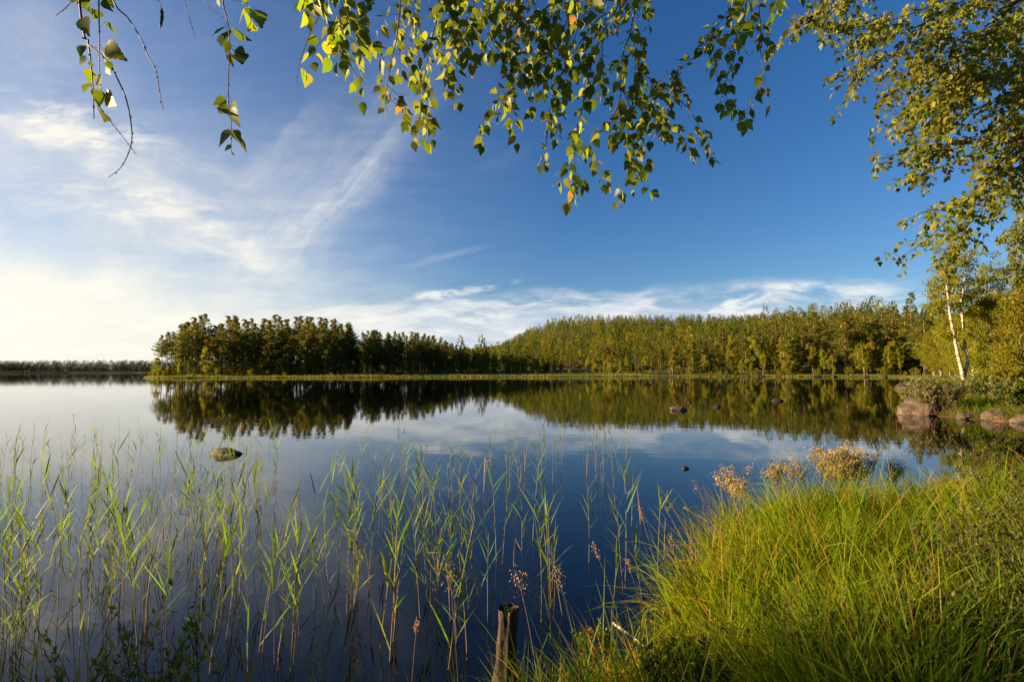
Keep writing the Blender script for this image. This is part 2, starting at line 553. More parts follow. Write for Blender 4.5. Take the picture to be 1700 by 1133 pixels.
def lake_sd(x, y):
    """signed distance to the shoreline, positive on land"""
    x = np.asarray(x, float); y = np.asarray(y, float)
    shp = x.shape
    x, y = x.ravel(), y.ravel()
    best = np.full(x.shape, 1e18); inside = np.zeros(x.shape, bool)
    n = len(LAKE)
    for i in range(n):
        ax, ay = LAKE[i]; bx, by = LAKE[(i + 1) % n]
        dx, dy = bx - ax, by - ay
        t = np.clip(((x - ax) * dx + (y - ay) * dy) / (dx * dx + dy * dy), 0, 1)
        best = np.minimum(best, (x - ax - t * dx) ** 2 + (y - ay - t * dy) ** 2)
        if ay != by:
            c = ((ay > y) != (by > y)) & (x < (bx - ax) * (y - ay) / (by - ay) + ax)
            inside ^= c
    s = np.sqrt(best)
    return np.where(inside, -s, s).reshape(shp)


def ss(x, a, b):
    t = np.clip((x - a) / (b - a), 0, 1)
    return t * t * (3 - 2 * t)


def height(x, y):
    x = np.asarray(x, float); y = np.asarray(y, float)
    sd = lake_sd(x, y)
    r = np.hypot(x, y)
    wig = 0.10 * fbm(x, y, 0.7, 3) * ss(r, 200, 30) + 0.8 * fbm(x, y, 9, 5) * ss(r, 30, 110)
    sd = sd + wig
    land = np.clip(sd, 0, None)
    near = ss(r, 60, 20)
    h = 0.26 * (1 - np.exp(-land / 0.22)) + 0.035 * np.clip(land, 0, 25)
    h = h + near * 0.06 * fbm(x, y, 0.45, 11) * ss(land, 0.05, 0.4)
    marsh = 0.30 * (1 - np.exp(-land / 1.0)) + 0.012 * np.clip(land, 0, 60)
    h = h * near + marsh * (1 - near)
    far = ss(r, 80, 130)
    u = x / np.maximum(y, 20)
    hill = 53 * np.exp(-0.5 * ((x - 102) / np.where(x < 102, 275, 185)) ** 2) * np.exp(-0.5 * ((y - 640) / np.where(y < 640, 165, 400)) ** 2)
    hill = hill * ss(land, 20, 160) * ss(y, 150, 260)
    right = 0.15 * np.clip(land - 12, 0, 110) * ss(u, 0.18, 0.62) * ss(y, 60, 120)
    farleft = 6 * ss(y, 720, 1000) * ss(u, -0.1, -0.4)
    h = h + far * (hill + right + farleft + 0.4 * fbm(x, y, 14, 8) * ss(land, 8, 30))
    w = np.clip(-sd, 0, None)
    bed = -0.10 * (1 - np.exp(-w / 0.1)) - 0.17 * np.clip(w, 0, 7) - 0.02 * np.clip(w - 7, 0, 60) + 0.03 * fbm(x, y, 0.5, 21) * ss(w, 0.1, 0.5)
    return np.where(sd > 0, h, bed)


def hz(x, y):
    return float(height(np.array([x]), np.array([y]))[0])


def land(px, y, lo=1.5, hi=300.0, n=900):
    """first place where the picture ray meets the ground or the water"""
    d = np.geomspace(lo, hi, n)
    P = CP[None] + ray(px, y)[None] * d[:, None]
    g = np.maximum(height(P[:, 0], P[:, 1]), 0)
    k = np.argmax(P[:, 2] <= g)
    return np.array([P[k, 0], P[k, 1], g[k]])


def build_ground():
    na = 900
    az = np.linspace(-np.pi, np.pi, na, endpoint=False)
    # finer where the camera looks
    az = az - 0.55 * np.sin(az)
    rr = np.concatenate([[0.02], np.geomspace(0.5, 60, 220), np.geomspace(61, 9000, 150)])
    A, Rr = np.meshgrid(az, rr)
    x = Rr * np.sin(A); y = Rr * np.cos(A)
    z = height(x, y)
    V = np.stack([x, y, z], -1).reshape(-1, 3)
    i = np.arange(len(rr) - 1)[:, None] * na; j = np.arange(na)[None]; k = (j + 1) % na
    q = np.stack([i + j, i + na + j, i + na + k, i + k], -1).reshape(-1, 4)[:, ::-1]
    sd = lake_sd(x, y).reshape(-1)
    D = np.zeros((len(V), 3)); D[:, 0] = sd; D[:, 1] = np.hypot(V[:, 0], V[:, 1])
    mb = MB(); mb.add(V, q, D)
    m, N = new_mat('ground_soil')
    d0, d1, d2 = data(N)
    geo = N.n('ShaderNodeNewGeometry').outputs['Position']
    f1 = N.noise(geo, 3.0, 7, 0.62)
    f2 = N.noise(geo, 0.06, 5, 0.6)
    soil = N.ramp(f1, [(.3, (.018, .013, .008)), (.5, (.040, .030, .014)), (.7, (.055, .055, .016))])
    marsh = N.ramp(f2, [(.3, (.045, .052, .012)), (.55, (.075, .08, .014)), (.75, (.10, .085, .02))])
    forest = N.ramp(f2, [(.3, (.03, .03, .012)), (.7, (.06, .06, .018))])
    c = N.mix(N.mapr(d1, 25, 80), soil, N.mix(N.mapr(d0, 20, 45), marsh, forest))
    stones = N.n('ShaderNodeTexVoronoi')
    N.put(stones.inputs['Vector'], geo); stones.inputs['Scale'].default_value = 2.2
    st = N.mix(N.mapr(stones.outputs['Distance'], 0.30, 0.55), (.20, .10, .066, 1), (.055, .030, .022, 1))
    st = N.mix(f1, st, (.14, .072, .05, 1))
    c = N.mix(N.mapr(d0, 0.06, -0.12), c, st)
    p = N.n('ShaderNodeBsdfPrincipled')
    N.put(p.inputs['Base Color'], c)
    p.inputs['Roughness'].default_value = 0.9
    p.inputs['Specular IOR Level'].default_value = 0.15
    b = N.n('ShaderNodeBump'); b.inputs['Strength'].default_value = 0.7; b.inputs['Distance'].default_value = 0.04
    N.put(b.inputs['Height'], f1); N.put(p.inputs['Normal'], b.outputs[0])
    finish(N, p.outputs[0])
    tag(mb.build('ground', m), kind='structure')


def build_water():
    na = 96
    rr = np.concatenate([[0.02], np.geomspace(1, 9000, 40)])
    az = np.linspace(-np.pi, np.pi, na, endpoint=False)
    A, Rr = np.meshgrid(az, rr)
    V = np.stack([Rr * np.sin(A), Rr * np.cos(A), 0 * A], -1).reshape(-1, 3)
    i = np.arange(len(rr) - 1)[:, None] * na; j = np.arange(na)[None]; k = (j + 1) % na
    q = np.stack([i + j, i + na + j, i + na + k, i + k], -1).reshape(-1, 4)[:, ::-1]
    mb = MB(); mb.add(V, q)
    m, N = new_mat('lake_water')
    geo = N.n('ShaderNodeNewGeometry').outputs['Position']
    f = N.noise(N.mapping(geo, rot=(0, 0, R_(12)), scale=(.55, 1.5, 1)), 1.6, 3, 0.5)
    f2 = N.noise(N.mapping(geo, scale=(.05, .22, 1)), 1.0, 2, 0.5)
    b = N.n('ShaderNodeBump'); b.inputs['Strength'].default_value = 1.0; b.inputs['Distance'].default_value = 0.0016
    N.put(b.inputs['Height'], N.m('ADD', f, N.m('MULTIPLY', f2, 1.5)))
    fr = N.n('ShaderNodeFresnel'); fr.inputs['IOR'].default_value = 1.40
    N.put(fr.inputs['Normal'], b.outputs[0])
    gl = N.n('ShaderNodeBsdfGlossy'); gl.inputs['Roughness'].default_value = 0.0
    gl.inputs['Color'].default_value = (.96, .97, 1.0, 1)
    N.put(gl.inputs['Normal'], b.outputs[0])
    tr = N.n('ShaderNodeBsdfTransparent'); tr.inputs['Color'].default_value = (.50, .31, .25, 1)
    mx = N.n('ShaderNodeMixShader')
    N.put(mx.inputs[0], fr.outputs[0])
    N.t.links.new(tr.outputs[0], mx.inputs[1]); N.t.links.new(gl.outputs[0], mx.inputs[2])
    finish(N, mx.outputs[0])
    tag(mb.build('lake_water', m), kind='structure')


build_ground()
build_water()

# ------------------------------------------------------------------ trees
RHV = np.array([(0, 0, 0), (.30, .45, .06), (0, 1, 0), (-.30, .45, .06)], float)      # a small pointed leaf
RHF = np.array([(0, 1, 2, 3)])


def clump(mb, centres, per, rad, flat, size, dirs=None, tint=None, droop=0.0):
    c = np.repeat(centres, per, 0)
    n = len(c)
    off = rand_dirs(n) * (rng.random((n, 1)) ** 0.5) * (np.repeat(rad, per)[:, None] if np.ndim(rad) else rad)
    off[:, 2] *= flat
    d = rand_dirs(n)
    if dirs is not None:
        d = unit(d + np.repeat(dirs, per, 0))
    d[:, 2] -= droop
    Rm = frames(d, rand_dirs(n)) * (size * rng.uniform(.65, 1.35, n))[:, None, None]
    D = rng.random((n, 3))
    if tint is not None:
        D[:, 0] = np.clip(np.repeat(tint, per) * 0.75 + 0.25 * D[:, 0], 0, 1)
    mb.inst(RHV, RHF, Rm, c + off, D)


def stem_path(h, bend, n=9):
    t = np.linspace(0, 1, n)
    a, b = rng.uniform(-1, 1, 2) * bend
    ph = rng.uniform(0, 6)
    return np.stack([a * t ** 2 + .3 * bend * np.sin(ph + 4 * t) * t, b * t ** 2 + .3 * bend * np.cos(ph + 3 * t) * t, h * t], -1)


def on(path, t):
    k = np.clip(np.asarray(t) * (len(path) - 1), 0, len(path) - 1.001)
    i = k.astype(int); f = (k - i)[..., None]
    return path[i] * (1 - f) + path[i + 1] * f


def pine_meshes(h=18.0, cb=0.45, R=2.2, per=24, size=.27):
    path = stem_path(h, 0.5)
    tr = MB(); tr.tube(path, np.linspace(.18, .035, len(path)) * h / 18, 7)
    cr = MB()
    C, Dd, T = [], [], []
    for w in range(17):
        t = w / 16.0
        z = cb + (0.985 - cb) * t
        rad = R * (0.40 + 0.70 * math.sin(math.pi * min(1, (t * .80 + .24))) ** 0.8) * (1.0 if t < .55 else 1 - (t - .55) * 1.62)
        for k in range(rng.integers(5, 8)):
            a = rng.uniform(0, 6.283)
            L = max(.35, rad * rng.uniform(.45, 1.15))
            p0 = on(path, z + rng.uniform(-.012, .012))
            dv = np.array([math.cos(a), math.sin(a), rng.uniform(.0, .45)])
            p1 = p0 + dv * L
            tr.tube([p0, p0 + dv * L * .5 + (0, 0, -.06), p1], [.035, .022, .01], 4, cap=False)
            tn = rng.random()
            for f in ((.6, .85, 1.05) if L > 1.2 else (.9,)):
                C.append(p0 + dv * L * f + rng.normal(0, .12, 3)); Dd.append(dv * .6 + (0, 0, .35)); T.append(tn)
    for f in (.95, .975, .99):
        C.append(on(path, f)); Dd.append((0, 0, 1.4)); T.append(.6)
    C = np.array(C)
    tt = np.clip((C[:, 2] / h - cb) / (1 - cb), 0, 1)
    clump(cr, C, per, .50 - .20 * tt ** 1.6, .62, size, np.array(Dd), np.array(T))
    for k in range(5):                       # dead lower snags
        a = rng.uniform(0, 6.283); p0 = on(path, cb * rng.uniform(.4, 1)); L = rng.uniform(.4, 1.1)
        tr.tube([p0, p0 + np.array([math.cos(a), math.sin(a), -.1]) * L], [.025, .008], 4, cap=False)
    return tr, cr


def spruce_meshes(h=14.0, R=2.0, base=.06, per=9, size=.31):
    path = stem_path(h, 0.12)
    tr = MB(); tr.tube(path, np.linspace(.15, .02, len(path)) * h / 14, 6)
    cr = MB()
    C, Dd, T = [], [], []
    nw = 26
    for w in range(nw):
        t = w / (nw - 1)
        z = base + (0.99 - base) * t
        rad = R * (1 - t) ** 0.85 * rng.uniform(.85, 1.1) + .12
        for k in range(rng.integers(5, 8)):
            a = rng.uniform(0, 6.283); L = rad * rng.uniform(.7, 1.1)
            p0 = on(path, min(z + rng.uniform(-.015, .015), .995))
            dv = np.array([math.cos(a), math.sin(a), -.28 + .5 * t])
            tn = rng.random()
            for f in ((.35, .7, 1.0) if L > .8 else (.8,)):
                C.append(p0 + dv * L * f + rng.normal(0, .06, 3)); Dd.append(dv * 1.1); T.append(tn)
    clump(cr, np.array(C), per, .30, .5, size, np.array(Dd), np.array(T), .15)
    return tr, cr


def birch_meshes(h=9.0, R=1.7, cb=.25, nb=46, per=40, size=.21, rad=.46, thick=.75):
    path = stem_path(h, 0.6)
    tr = MB(); tr.tube(path, np.linspace(.095, .015, len(path)) * thick * h / 9, 7)
    cr = MB()
    C, T, Dd = [], [], []
    for k in range(nb):
        t = rng.random() ** .9
        z = cb + (.97 - cb) * t
        a = rng.uniform(0, 6.283)
        L = R * (math.sin(math.pi * (.16 + .80 * t)) ** .8) * rng.uniform(.4, 1.15) + .1
        p0 = on(path, max(z - .08, .05))
        dv = np.array([math.cos(a), math.sin(a), rng.uniform(.4, 1.0)])
        p1 = p0 + dv * L * .55; p2 = p1 + np.array([dv[0], dv[1], -.1]) * L * .5
        tr.tube(smooth_path([p0, p1, p2], 3), np.linspace(.03, .006, 7) * thick, 4, cap=False)
        tn = rng.random()
        for q in (p1, .5 * (p1 + p2), p2, p2 + (0, 0, -.35)):
            C.append(q + rng.normal(0, .1, 3)); T.append(tn); Dd.append((dv[0] * .3, dv[1] * .3, -.4))
    clump(cr, np.array(C), per, rad, .9, size, np.array(Dd), np.array(T))
    return tr, cr


def proto(kind, tr, cr, bark, leaf):
    return (tr.mesh(kind + '_trunk', M[bark]), cr.mesh(kind + '_crown', M[leaf], smooth=False))


protos = {
    'pine_tree': [proto('pine', *pine_meshes(18, cb, R), 'pine_bark', 'pine') for cb, R in ((.38, 2.1), (.28, 2.3), (.48, 2.3), (.20, 2.1), (.33, 2.5), (.42, 1.8))],
    'spruce_tree': [proto('spruce', *spruce_meshes(14, R, b), 'spruce_bark', 'spruce') for R, b in ((1.8, .05), (2.2, .04), (1.5, .08))],
    'birch_tree': [proto('birch', *birch_meshes(9, R, cb), 'birch_bark', 'birch_far') for R, cb in ((1.7, .22), (1.4, .3), (2.0, .18), (1.2, .35))],
    'young_pine': [proto('young_pine', *pine_meshes(18, .10, 3.4, 24, .5), 'pine_bark', 'birch_far') for _ in range(2)],
}
BASEH = {'pine_tree': 18.0, 'spruce_tree': 14.0, 'birch_tree': 9.0, 'young_pine': 18.0}


def place_tree(kind, x, y, h, label, group, wide=1.0, var=None, name=None, lean=0.0):
    ps = protos[kind]
    mt, mc = ps[rng.integers(len(ps)) if var is None else var]
    z = max(hz(x, y), 0.0)
    o = empty(name or kind, (x, y, z - 0.05), label, 'tree', group, rng.uniform(0, 6.283))
    s = h / BASEH[kind]
    o.scale = (s * wide, s * wide, s)
    if lean:
        o.rotation_euler = (rng.normal(0, lean), rng.normal(0, lean), o.rotation_euler[2])
    for nm, me in (('trunk', mt), ('crown', mc)):
        c = bpy.data.objects.new(nm, me); COL.objects.link(c); c.parent = o
    return o


def top_height(px, top_y, d, x, y):
    P = at(px, top_y, d)
    return P[2] - max(hz(x, y), 0)


# --- the wooded point across the water
pen_px = [225, 258, 270, 300, 335, 360, 395, 430, 470, 500, 540, 570, 600, 640, 660, 700, 730, 760]
pen_y = [590, 561, 548, 535, 518, 530, 522, 526, 519, 524, 528, 533, 542, 545, 546, 553, 560, 566]
G = 'tall pines of the wooded point'
L_PINE = 'tall dark green pine with a bare lower trunk on the wooded point across the lake'
cnt = 0
tries = 0
placed = []
while cnt < 150 and tries < 9000:
    tries += 1
    px = rng.uniform(250, 752)
    d = rng.uniform(143, 200) if px < 560 else rng.uniform(160, 225)
    x, y = u_at(px) * d, d
    s = lake_sd(np.array([x]), np.array([y]))[0]
    if s < (3.5 if px < 330 else 9.0):
        continue
    if any((x - a) ** 2 + (y - b) ** 2 < 2.6 ** 2 for a, b in placed):
        continue
    placed.append((x, y))
    ty = np.interp(px, pen_px, pen_y)
    h = top_height(px, ty, d, x, y) * (rng.uniform(.82, 1.0) if rng.random() < .75 else rng.uniform(.55, .8))
    place_tree('pine_tree', x, y, h, L_PINE, G, 1.22)
    cnt += 1
for q in range(64):
    px = rng.uniform(725, 880); d = rng.uniform(172, 245)
    x, y = u_at(px) * d, d
    if lake_sd(np.array([x]), np.array([y]))[0] < 8:
        continue
    h = top_height(px, np.interp(px, [730, 760, 800, 860, 900], [560, 568, 572, 575, 580]), d, x, y) * rng.uniform(.6, 1.0)
    place_tree('spruce_tree' if rng.random() < .55 else 'pine_tree', x, y, h, 'conifer in the wood that joins the point to the hill', 'conifers between the point and the hill', 1.1)
# darker spruces that fill the wood under the pines
cnt = tries = 0
while cnt < 95 and tries < 7000:
    tries += 1
    px = rng.uniform(262, 752)
    d = rng.uniform(150, 200) if px < 560 else rng.uniform(165, 228)
    x, y = u_at(px) * d, d
    if lake_sd(np.array([x]), np.array([y]))[0] < 7 or any((x - a) ** 2 + (y - b) ** 2 < 1.8 ** 2 for a, b in placed):
        continue
    placed.append((x, y))
    h = top_height(px, np.interp(px, pen_px, pen_y), d, x, y) * rng.uniform(.25, .80)
    place_tree('spruce_tree', x, y, h, 'dark spruce growing beneath the tall pines of the wooded point', 'dark spruces under the tall pines', 1.25)
    cnt += 1
# lit fringe trees along the point's waterline
fringe = [(345, 575, 'birch_tree', 148), (352, 556, 'birch_tree', 152), (407, 585, 'spruce_tree', 146), (433, 592, 'young_pine', 146), (362, 598, 'birch_tree', 145),
          (462, 594, 'birch_tree', 146), (472, 582, 'spruce_tree', 150), (497, 578, 'spruce_tree', 152), (506, 586, 'birch_tree', 150), (520, 580, 'birch_tree', 150),
          (330, 606, 'birch_tree', 143), (280, 600, 'birch_tree', 144), (262, 592, 'birch_tree', 143), (300, 596, 'birch_tree', 146), (384, 608, 'birch_tree', 144), (386, 600, 'spruce_tree', 146),
          (544, 590, 'birch_tree', 156), (570, 596, 'spruce_tree', 160), (610, 590, 'spruce_tree', 168), (650, 592, 'birch_tree', 174), (700, 590, 'spruce_tree', 182), (735, 596, 'birch_tree', 186)]
FL = {407: 'small bright conical spruce standing alone at the waterline of the wooded point',
      433: 'small bushy yellow-green pine beside the bright conical spruce on the wooded point',
      352: 'tall slim yellow-green birch against the dark pines of the wooded point',
      497: 'taller slim spruce standing just inland of the waterline birches of the wooded point'}
for px, ty, kind, d in fringe:
    x, y = u_at(px) * d, d
    h = top_height(px, ty, d, x, y)
    lab = FL.get(px)
    if lab:
        place_tree(kind, x, y, h, lab, None, 0.85)
    elif kind == 'birch_tree':
        place_tree(kind, x, y, h, 'small pale green birch at the foot of the pines on the wooded point', 'small birches along the wooded point', 0.9)
    else:
        place_tree(kind, x, y, h, 'small dark spruce at the foot of the pines on the wooded point', 'small spruces along the wooded point', 0.9)

# --- the sunlit shore on the other side of the lake
sh_px = [740, 800, 860, 940, 1000, 1060, 1120, 1160, 1200, 1230, 1270, 1310, 1345, 1400, 1440, 1480, 1510, 1530, 1560]
sh_y = [585, 582, 580, 572, 566, 566, 560, 548, 545, 540, 533, 527, 520, 516, 512, 510, 506, 520, 510]


def shore_d(px):
    return np.interp(px, [740, 850, 1000, 1200, 1340, 1440, 1500, 1530, 1600], [142, 142, 142, 139, 129, 123, 119, 112, 90])


GR = {'pine_tree': ('sunlit pine with orange upper trunk in the wood along the far shore', 'pines of the sunlit shore wood'),
      'spruce_tree': ('green conical spruce among the pines of the sunlit far shore', 'spruces of the sunlit shore wood'),
      'birch_tree': ('yellow-green birch in the sunlit wood along the far shore', 'birches of the sunlit shore wood')}
placed = []
cnt = tries = 0
while cnt < 215 and tries < 9000:
    tries += 1
    px = rng.uniform(860, 1575) if rng.random() < .25 else rng.uniform(1080, 1575)
    back = rng.uniform(0, 1)
    m0 = 30 if px < 1050 else (16 if px < 1200 else 6)
    d = shore_d(px) + m0 + back * (75 if px > 1100 else 55)
    x, y = u_at(px) * d, d
    if lake_sd(np.array([x]), np.array([y]))[0] < 3.0:
        continue
    if any((x - a) ** 2 + (y - b) ** 2 < 2.3 ** 2 for a, b in placed):
        continue
    placed.append((x, y))
    ty = np.interp(px, sh_px, sh_y)
    full = top_height(px, ty, d, x, y)
    gz = hz(x, y)
    k = rng.random()
    front = back < .22 and px > 1180
    kind = 'birch_tree' if k < (.55 if front else .14) else ('spruce_tree' if k < (.70 if front else .44) else 'pine_tree')
    h = min(full, 20.5) * rng.uniform(.66, 1.02)
    if kind == 'birch_tree':
        h = min(h, rng.uniform(8, 13))
    if h < 4:
        continue
    place_tree(kind, x, y, h, *GR[kind], wide={'birch_tree': 1.05, 'pine_tree': 1.35, 'spruce_tree': 1.3}[kind])
    cnt += 1
# a few that stand out
for px, ty, d, kind, lab in [
        (1515, 487, 132, 'spruce_tree', 'tallest pointed conifer rising above the sunlit wood beside the white birches'),
        (905, 590, 172, 'spruce_tree', 'dense bright conical spruce standing alone behind the marsh strip'),
        (848, 584, 176, 'birch_tree', 'pale birch with spreading forked trunk at the end of the dark pine wood'),
        (1216, 552, 146, 'birch_tree', 'tall slim bright yellow-green birch in the middle of the sunlit shore')]:
    x, y = u_at(px) * d, d
    place_tree(kind, x, y, top_height(px, ty, d, x, y), lab, None, 1.15 if kind == 'spruce_tree' else .8)
# small birches lined up along the marsh edge
cnt = tries = 0
placed = []
while cnt < 80 and tries < 6000:
    tries += 1
    px = rng.uniform(770, 1520)
    if px < 940 and rng.random() < .55:
        continue
    d = shore_d(px) + rng.uniform(3, 12) + (22 if px < 1000 else (10 if px < 1100 else 0))
    x, y = u_at(px) * d, d
    if lake_sd(np.array([x]), np.array([y]))[0] < 1.6 or any((x - a) ** 2 + (y - b) ** 2 < 1.5 ** 2 for a, b in placed):
        continue
    placed.append((x, y))
    h = rng.uniform(3.6, 6.4) * (1.0 if px < 1250 else 1.45)
    place_tree('birch_tree', x, y, h, 'small sunlit birch with thin white trunk at the edge of the marsh across the lake', 'small birches along the marsh edge', .8, lean=.07)
    cnt += 1


def low_bushes(n, lo, hi, dfun, label, group):
    c = t = 0
    while c < n and t < 4000:
        t += 1
        px = rng.uniform(lo, hi); d = dfun(px)
        x, y = u_at(px) * d, d
        sd = lake_sd(np.array([x]), np.array([y]))[0]
        if not .6 < sd < 60:
            continue
        place_tree('birch_tree', x, y, rng.uniform(1.0, 2.4), label, group, rng.uniform(1.5, 2.3), name='shrub')['category'] = 'shrub'
        c += 1


low_bushes(38, 1080, 1530, lambda p: shore_d(p) + rng.uniform(1, 6), 'low green bush at the waterline of the sunlit far shore', 'bushes along the sunlit far shore')
low_bushes(34, 250, 560, lambda p: 141 + rng.uniform(1, 9), 'low bush on the sedge edge of the wooded point', 'bushes along the wooded point')
low_bushes(26, 740, 1060, lambda p: shore_d(p) + rng.uniform(16, 34), 'low bush at the back of the marsh strip', 'bushes behind the marsh strip')


# --- woods that read as one mass
def conifer_low(n):
    t = rng.random(n) ** .85
    a = rng.uniform(0, 6.283, n)
    r = (1 - t) * rng.uniform(.55, 1.05, n) + .05
    c = np.stack([np.cos(a) * r * .23, np.sin(a) * r * .23, .10 + .90 * t], -1)
    d = np.stack([np.cos(a), np.sin(a), rng.uniform(-.2, 1.2, n)], -1)
    return c, frames(d, rand_dirs(n)) * (.068 * (1.08 - .50 * t) * rng.uniform(.7, 1.3, n))[:, None, None]


def wood(name, pts, hs, per, wide=1.0, mat='hill'):
    mb = MB()
    tint = rng.random(len(pts))
    for (p, h, tn) in zip(pts, hs, tint):
        c, m = conifer_low(per)
        c = c * np.array([wide, wide, 1.0])
        D = rng.random((per, 3)); D[:, 0] = np.clip(tn * .8 + .2 * D[:, 0], 0, 1)
        mb.inst(RHV, RHF, m * h * 1.25, c * h + p, D)
    o = mb.build(name, M[mat], smooth=False)
    return tag(o, kind='stuff')


pts, hs = [], []
while len(pts) < 3600:
    n = 4000
    px = rng.uniform(640, 1600, n); d = np.sqrt(rng.uniform(190 ** 2, 760 ** 2, n))
    x, y = u_at(px) * d, d
    s = lake_sd(x, y); z = height(x, y)
    keep = (s > 40) & ((px > 730) | (d > 240)) & ~((px > 1150) & (d < 205)) & ((d > 260) | (rng.random(n) < .6))
    for i in np.nonzero(keep)[0]:
        pts.append((x[i], y[i], z[i])); hs.append(rng.uniform(8.5, 16))
pts, hs = pts[:3600], hs[:3600]
wood('hill_forest', pts, hs, 160)
pts, hs = [], []
while len(pts) < 2600:
    n = 2000
    px = rng.uniform(-260, 740, n); d = rng.uniform(738, 830, n)
    x, y = u_at(px) * d, d
    s = lake_sd(x, y); z = height(x, y)
    for i in np.nonzero(s > 3)[0]:
        pts.append((x[i], y[i], z[i])); hs.append(rng.uniform(11, 18) * (1 if px[i] < 560 else .8))
wood('far_shore_wood', pts[:2600], hs[:2600], 80, 1.7, 'far_wood')

# ------------------------------------------------------------------ sedge on the marshy far shore
BLV = np.array([(-.5, 0, 0), (.5, 0, 0), (-.42, .45, .0), (.42, .45, .0), (0, 1, 0)], float)
BLF = np.array([(0, 1, 3, 2)]); BLF3 = np.array([(2, 3, 4)])


def build_far_sedge():
    n = 60000
    px = rng.uniform(240, 1560, n)
    d = shore_d(np.clip(px, 740, 1600)) * 1.0
    d = d - 5 + rng.random(n) ** 1.6 * np.where(px < 1080, 60, 9)
    x, y = u_at(px) * d, d
    s = lake_sd(x, y)
    k = (s > -.5) & (s < 55)
    x, y, s = x[k], y[k], s[k]
    z = np.maximum(height(x, y), 0)
    n = len(x)
    L = rng.uniform(.25, .65, n) * (1 + .6 * fbm(x, y, 5, 40)) * np.where(x > 40, .7, 1.0)
    d = np.stack([rng.normal(0, .25, n), rng.normal(0, .25, n), np.ones(n)], -1)
    a = rng.uniform(0, 6.283, n)
    Rm = frames(d, np.stack([np.cos(a), np.sin(a), 0 * a], -1))
    Rm = Rm * np.stack([np.full(n, .11), L, L], -1)[:, None, :]
    mb = MB(); D = rng.random((n, 3))
    D[:, 0] = np.clip(.5 + .5 * fbm(x, y, 8, 41) + rng.normal(0, .15, n), 0, 1)
    loc = np.stack([x, y, z - .03], -1)
    mb.inst(BLV, BLF, Rm, loc, D)
    mb.inst(BLV, BLF3, Rm, loc, D)
    tag(mb.build('shore_sedge', M['sedge'], smooth=False), kind='stuff')


build_far_sedge()


# ------------------------------------------------------------------ stones
def rock(name, px, ybase, wpx, hpx, label, mat='granite', seed=1, deep=.8, group=None, cuts=9, xoff=0.0):
    p = at(px, ybase, 1.0)
    r_ = ray(px, ybase)
    d = -CAMZ / r_[2]
    c = CP + r_ * d
    w = wpx / F * d; h = hpx / F * d
    bm = bmesh.new()
    bmesh.ops.create_icosphere(bm, subdivisions=5, radius=1.0)
    rs = np.random.default_rng(seed)
    planes = [(unit(rs.normal(size=3) * np.array([1, 1, .7])), rs.uniform(.55, .88)) for _ in range(cuts)]
    for v in bm.verts:
        q = np.array(v.co)
        for n, o in planes:
            e = q @ n - o
            if e > 0:
                q = q - n * e * .88
        nz = mnoise.fractal(Vector(q * 1.6) + Vector((seed * 3.1, 0, 0)), 1.0, 2.0, 5)
        q = q * (1 + .13 * nz + .03 * mnoise.fractal(Vector(q * 6) + Vector((seed, 7, 0)), 1.0, 2.0, 3))
        v.co = Vector((q[0] * w * .56, q[1] * w * .5 * deep, q[2] * (h * 1.15 if q[2] > 0 else h * .45)))
    me = bpy.data.meshes.new(name); bm.to_mesh(me); bm.free()
    me.polygons.foreach_set('use_smooth', np.ones(len(me.polygons), dtype=bool))
    me.materials.append(M[mat])
    o = bpy.data.objects.new(name, me); COL.objects.link(o)
    o.location = (c[0] + xoff, c[1] + w * .5 * deep * .6, -h * .05)
    return tag(o, label, 'rock', group)


rock('boulder', 1537, 691, 70, 29, 'large reddish granite boulder at the tip of the bushy bank', seed=4)
rock('boulder', 1672, 700, 50, 20, 'broad reddish granite boulder below the bank grass with a cleft top', seed=9)
rock('rock', 1606, 697, 28, 9, 'low flat brown rock between the two granite boulders of the bank', seed=5)
rock('rock', 1642, 697, 18, 9, 'small brown rock tucked against the cleft granite boulder', seed=6)
rock('boulder', 1712, 704, 40, 13, 'low reddish boulder at the edge of the picture beside the cleft boulder', seed=12)
rock('rock', 1507, 646, 26, 9, 'dark grey rock in the water behind the bushy bank tip', 'dark_rock', seed=7)
rock('rock', 1127, 682, 27, 7, 'pale brown wedge-shaped rock showing above open water in mid lake', seed=8, deep=.6)
rock('rock', 1191, 678, 15, 3.5, 'small black rock near the pale wedge-shaped rock in mid lake', 'dark_rock', seed=11)
rock('rock', 1294, 667, 22, 5, 'small dark brown rock alone in front of the sunlit wood reflection', 'dark_rock', seed=13)
rock('rock', 1146, 670, 8, 2.5, 'tiny dark rock just breaking the surface behind the pale wedge-shaped rock', 'dark_rock', seed=14)
rock('rock', 367, 757, 56, 10, 'wet rock with moss, darkened for shade, among the reeds in the shallow water', 'shaded_mossy_rock', seed=15)
rock('rock', 1138, 780, 14, 4, 'little dark stone just above water near the pale flowering stalks', 'dark_rock', seed=16)
rock('rock', 248, 627, 13, 3, 'low dark rock at the very tip of the wooded point', 'dark_rock', seed=17)
rock('rock', 561, 626.5, 5, 2.5, 'tiny reddish rock at the marsh edge below the dark pines', 'granite', seed=18)
rock('rock', 300, 628, 7, 2.5, 'small dark rock at the sedge edge of the wooded point', 'dark_rock', seed=19)
for px, w in ((1262, 12), (1355, 16), (1386, 9), (1440, 12), (1470, 10)):
    d = shore_d(px) - .5
    yb = 566.5 - (((-CAMZ / d) * 1.0) * 0)      # base line found below
    b = (CP[2]) / d * F
    rock('rock', px, 614.5 + b + .3, w, 3.5, 'dark rock at the foot of the sunlit wood on the far shoreline', 'dark_rock', seed=20 + px, group='rocks along the far shoreline')


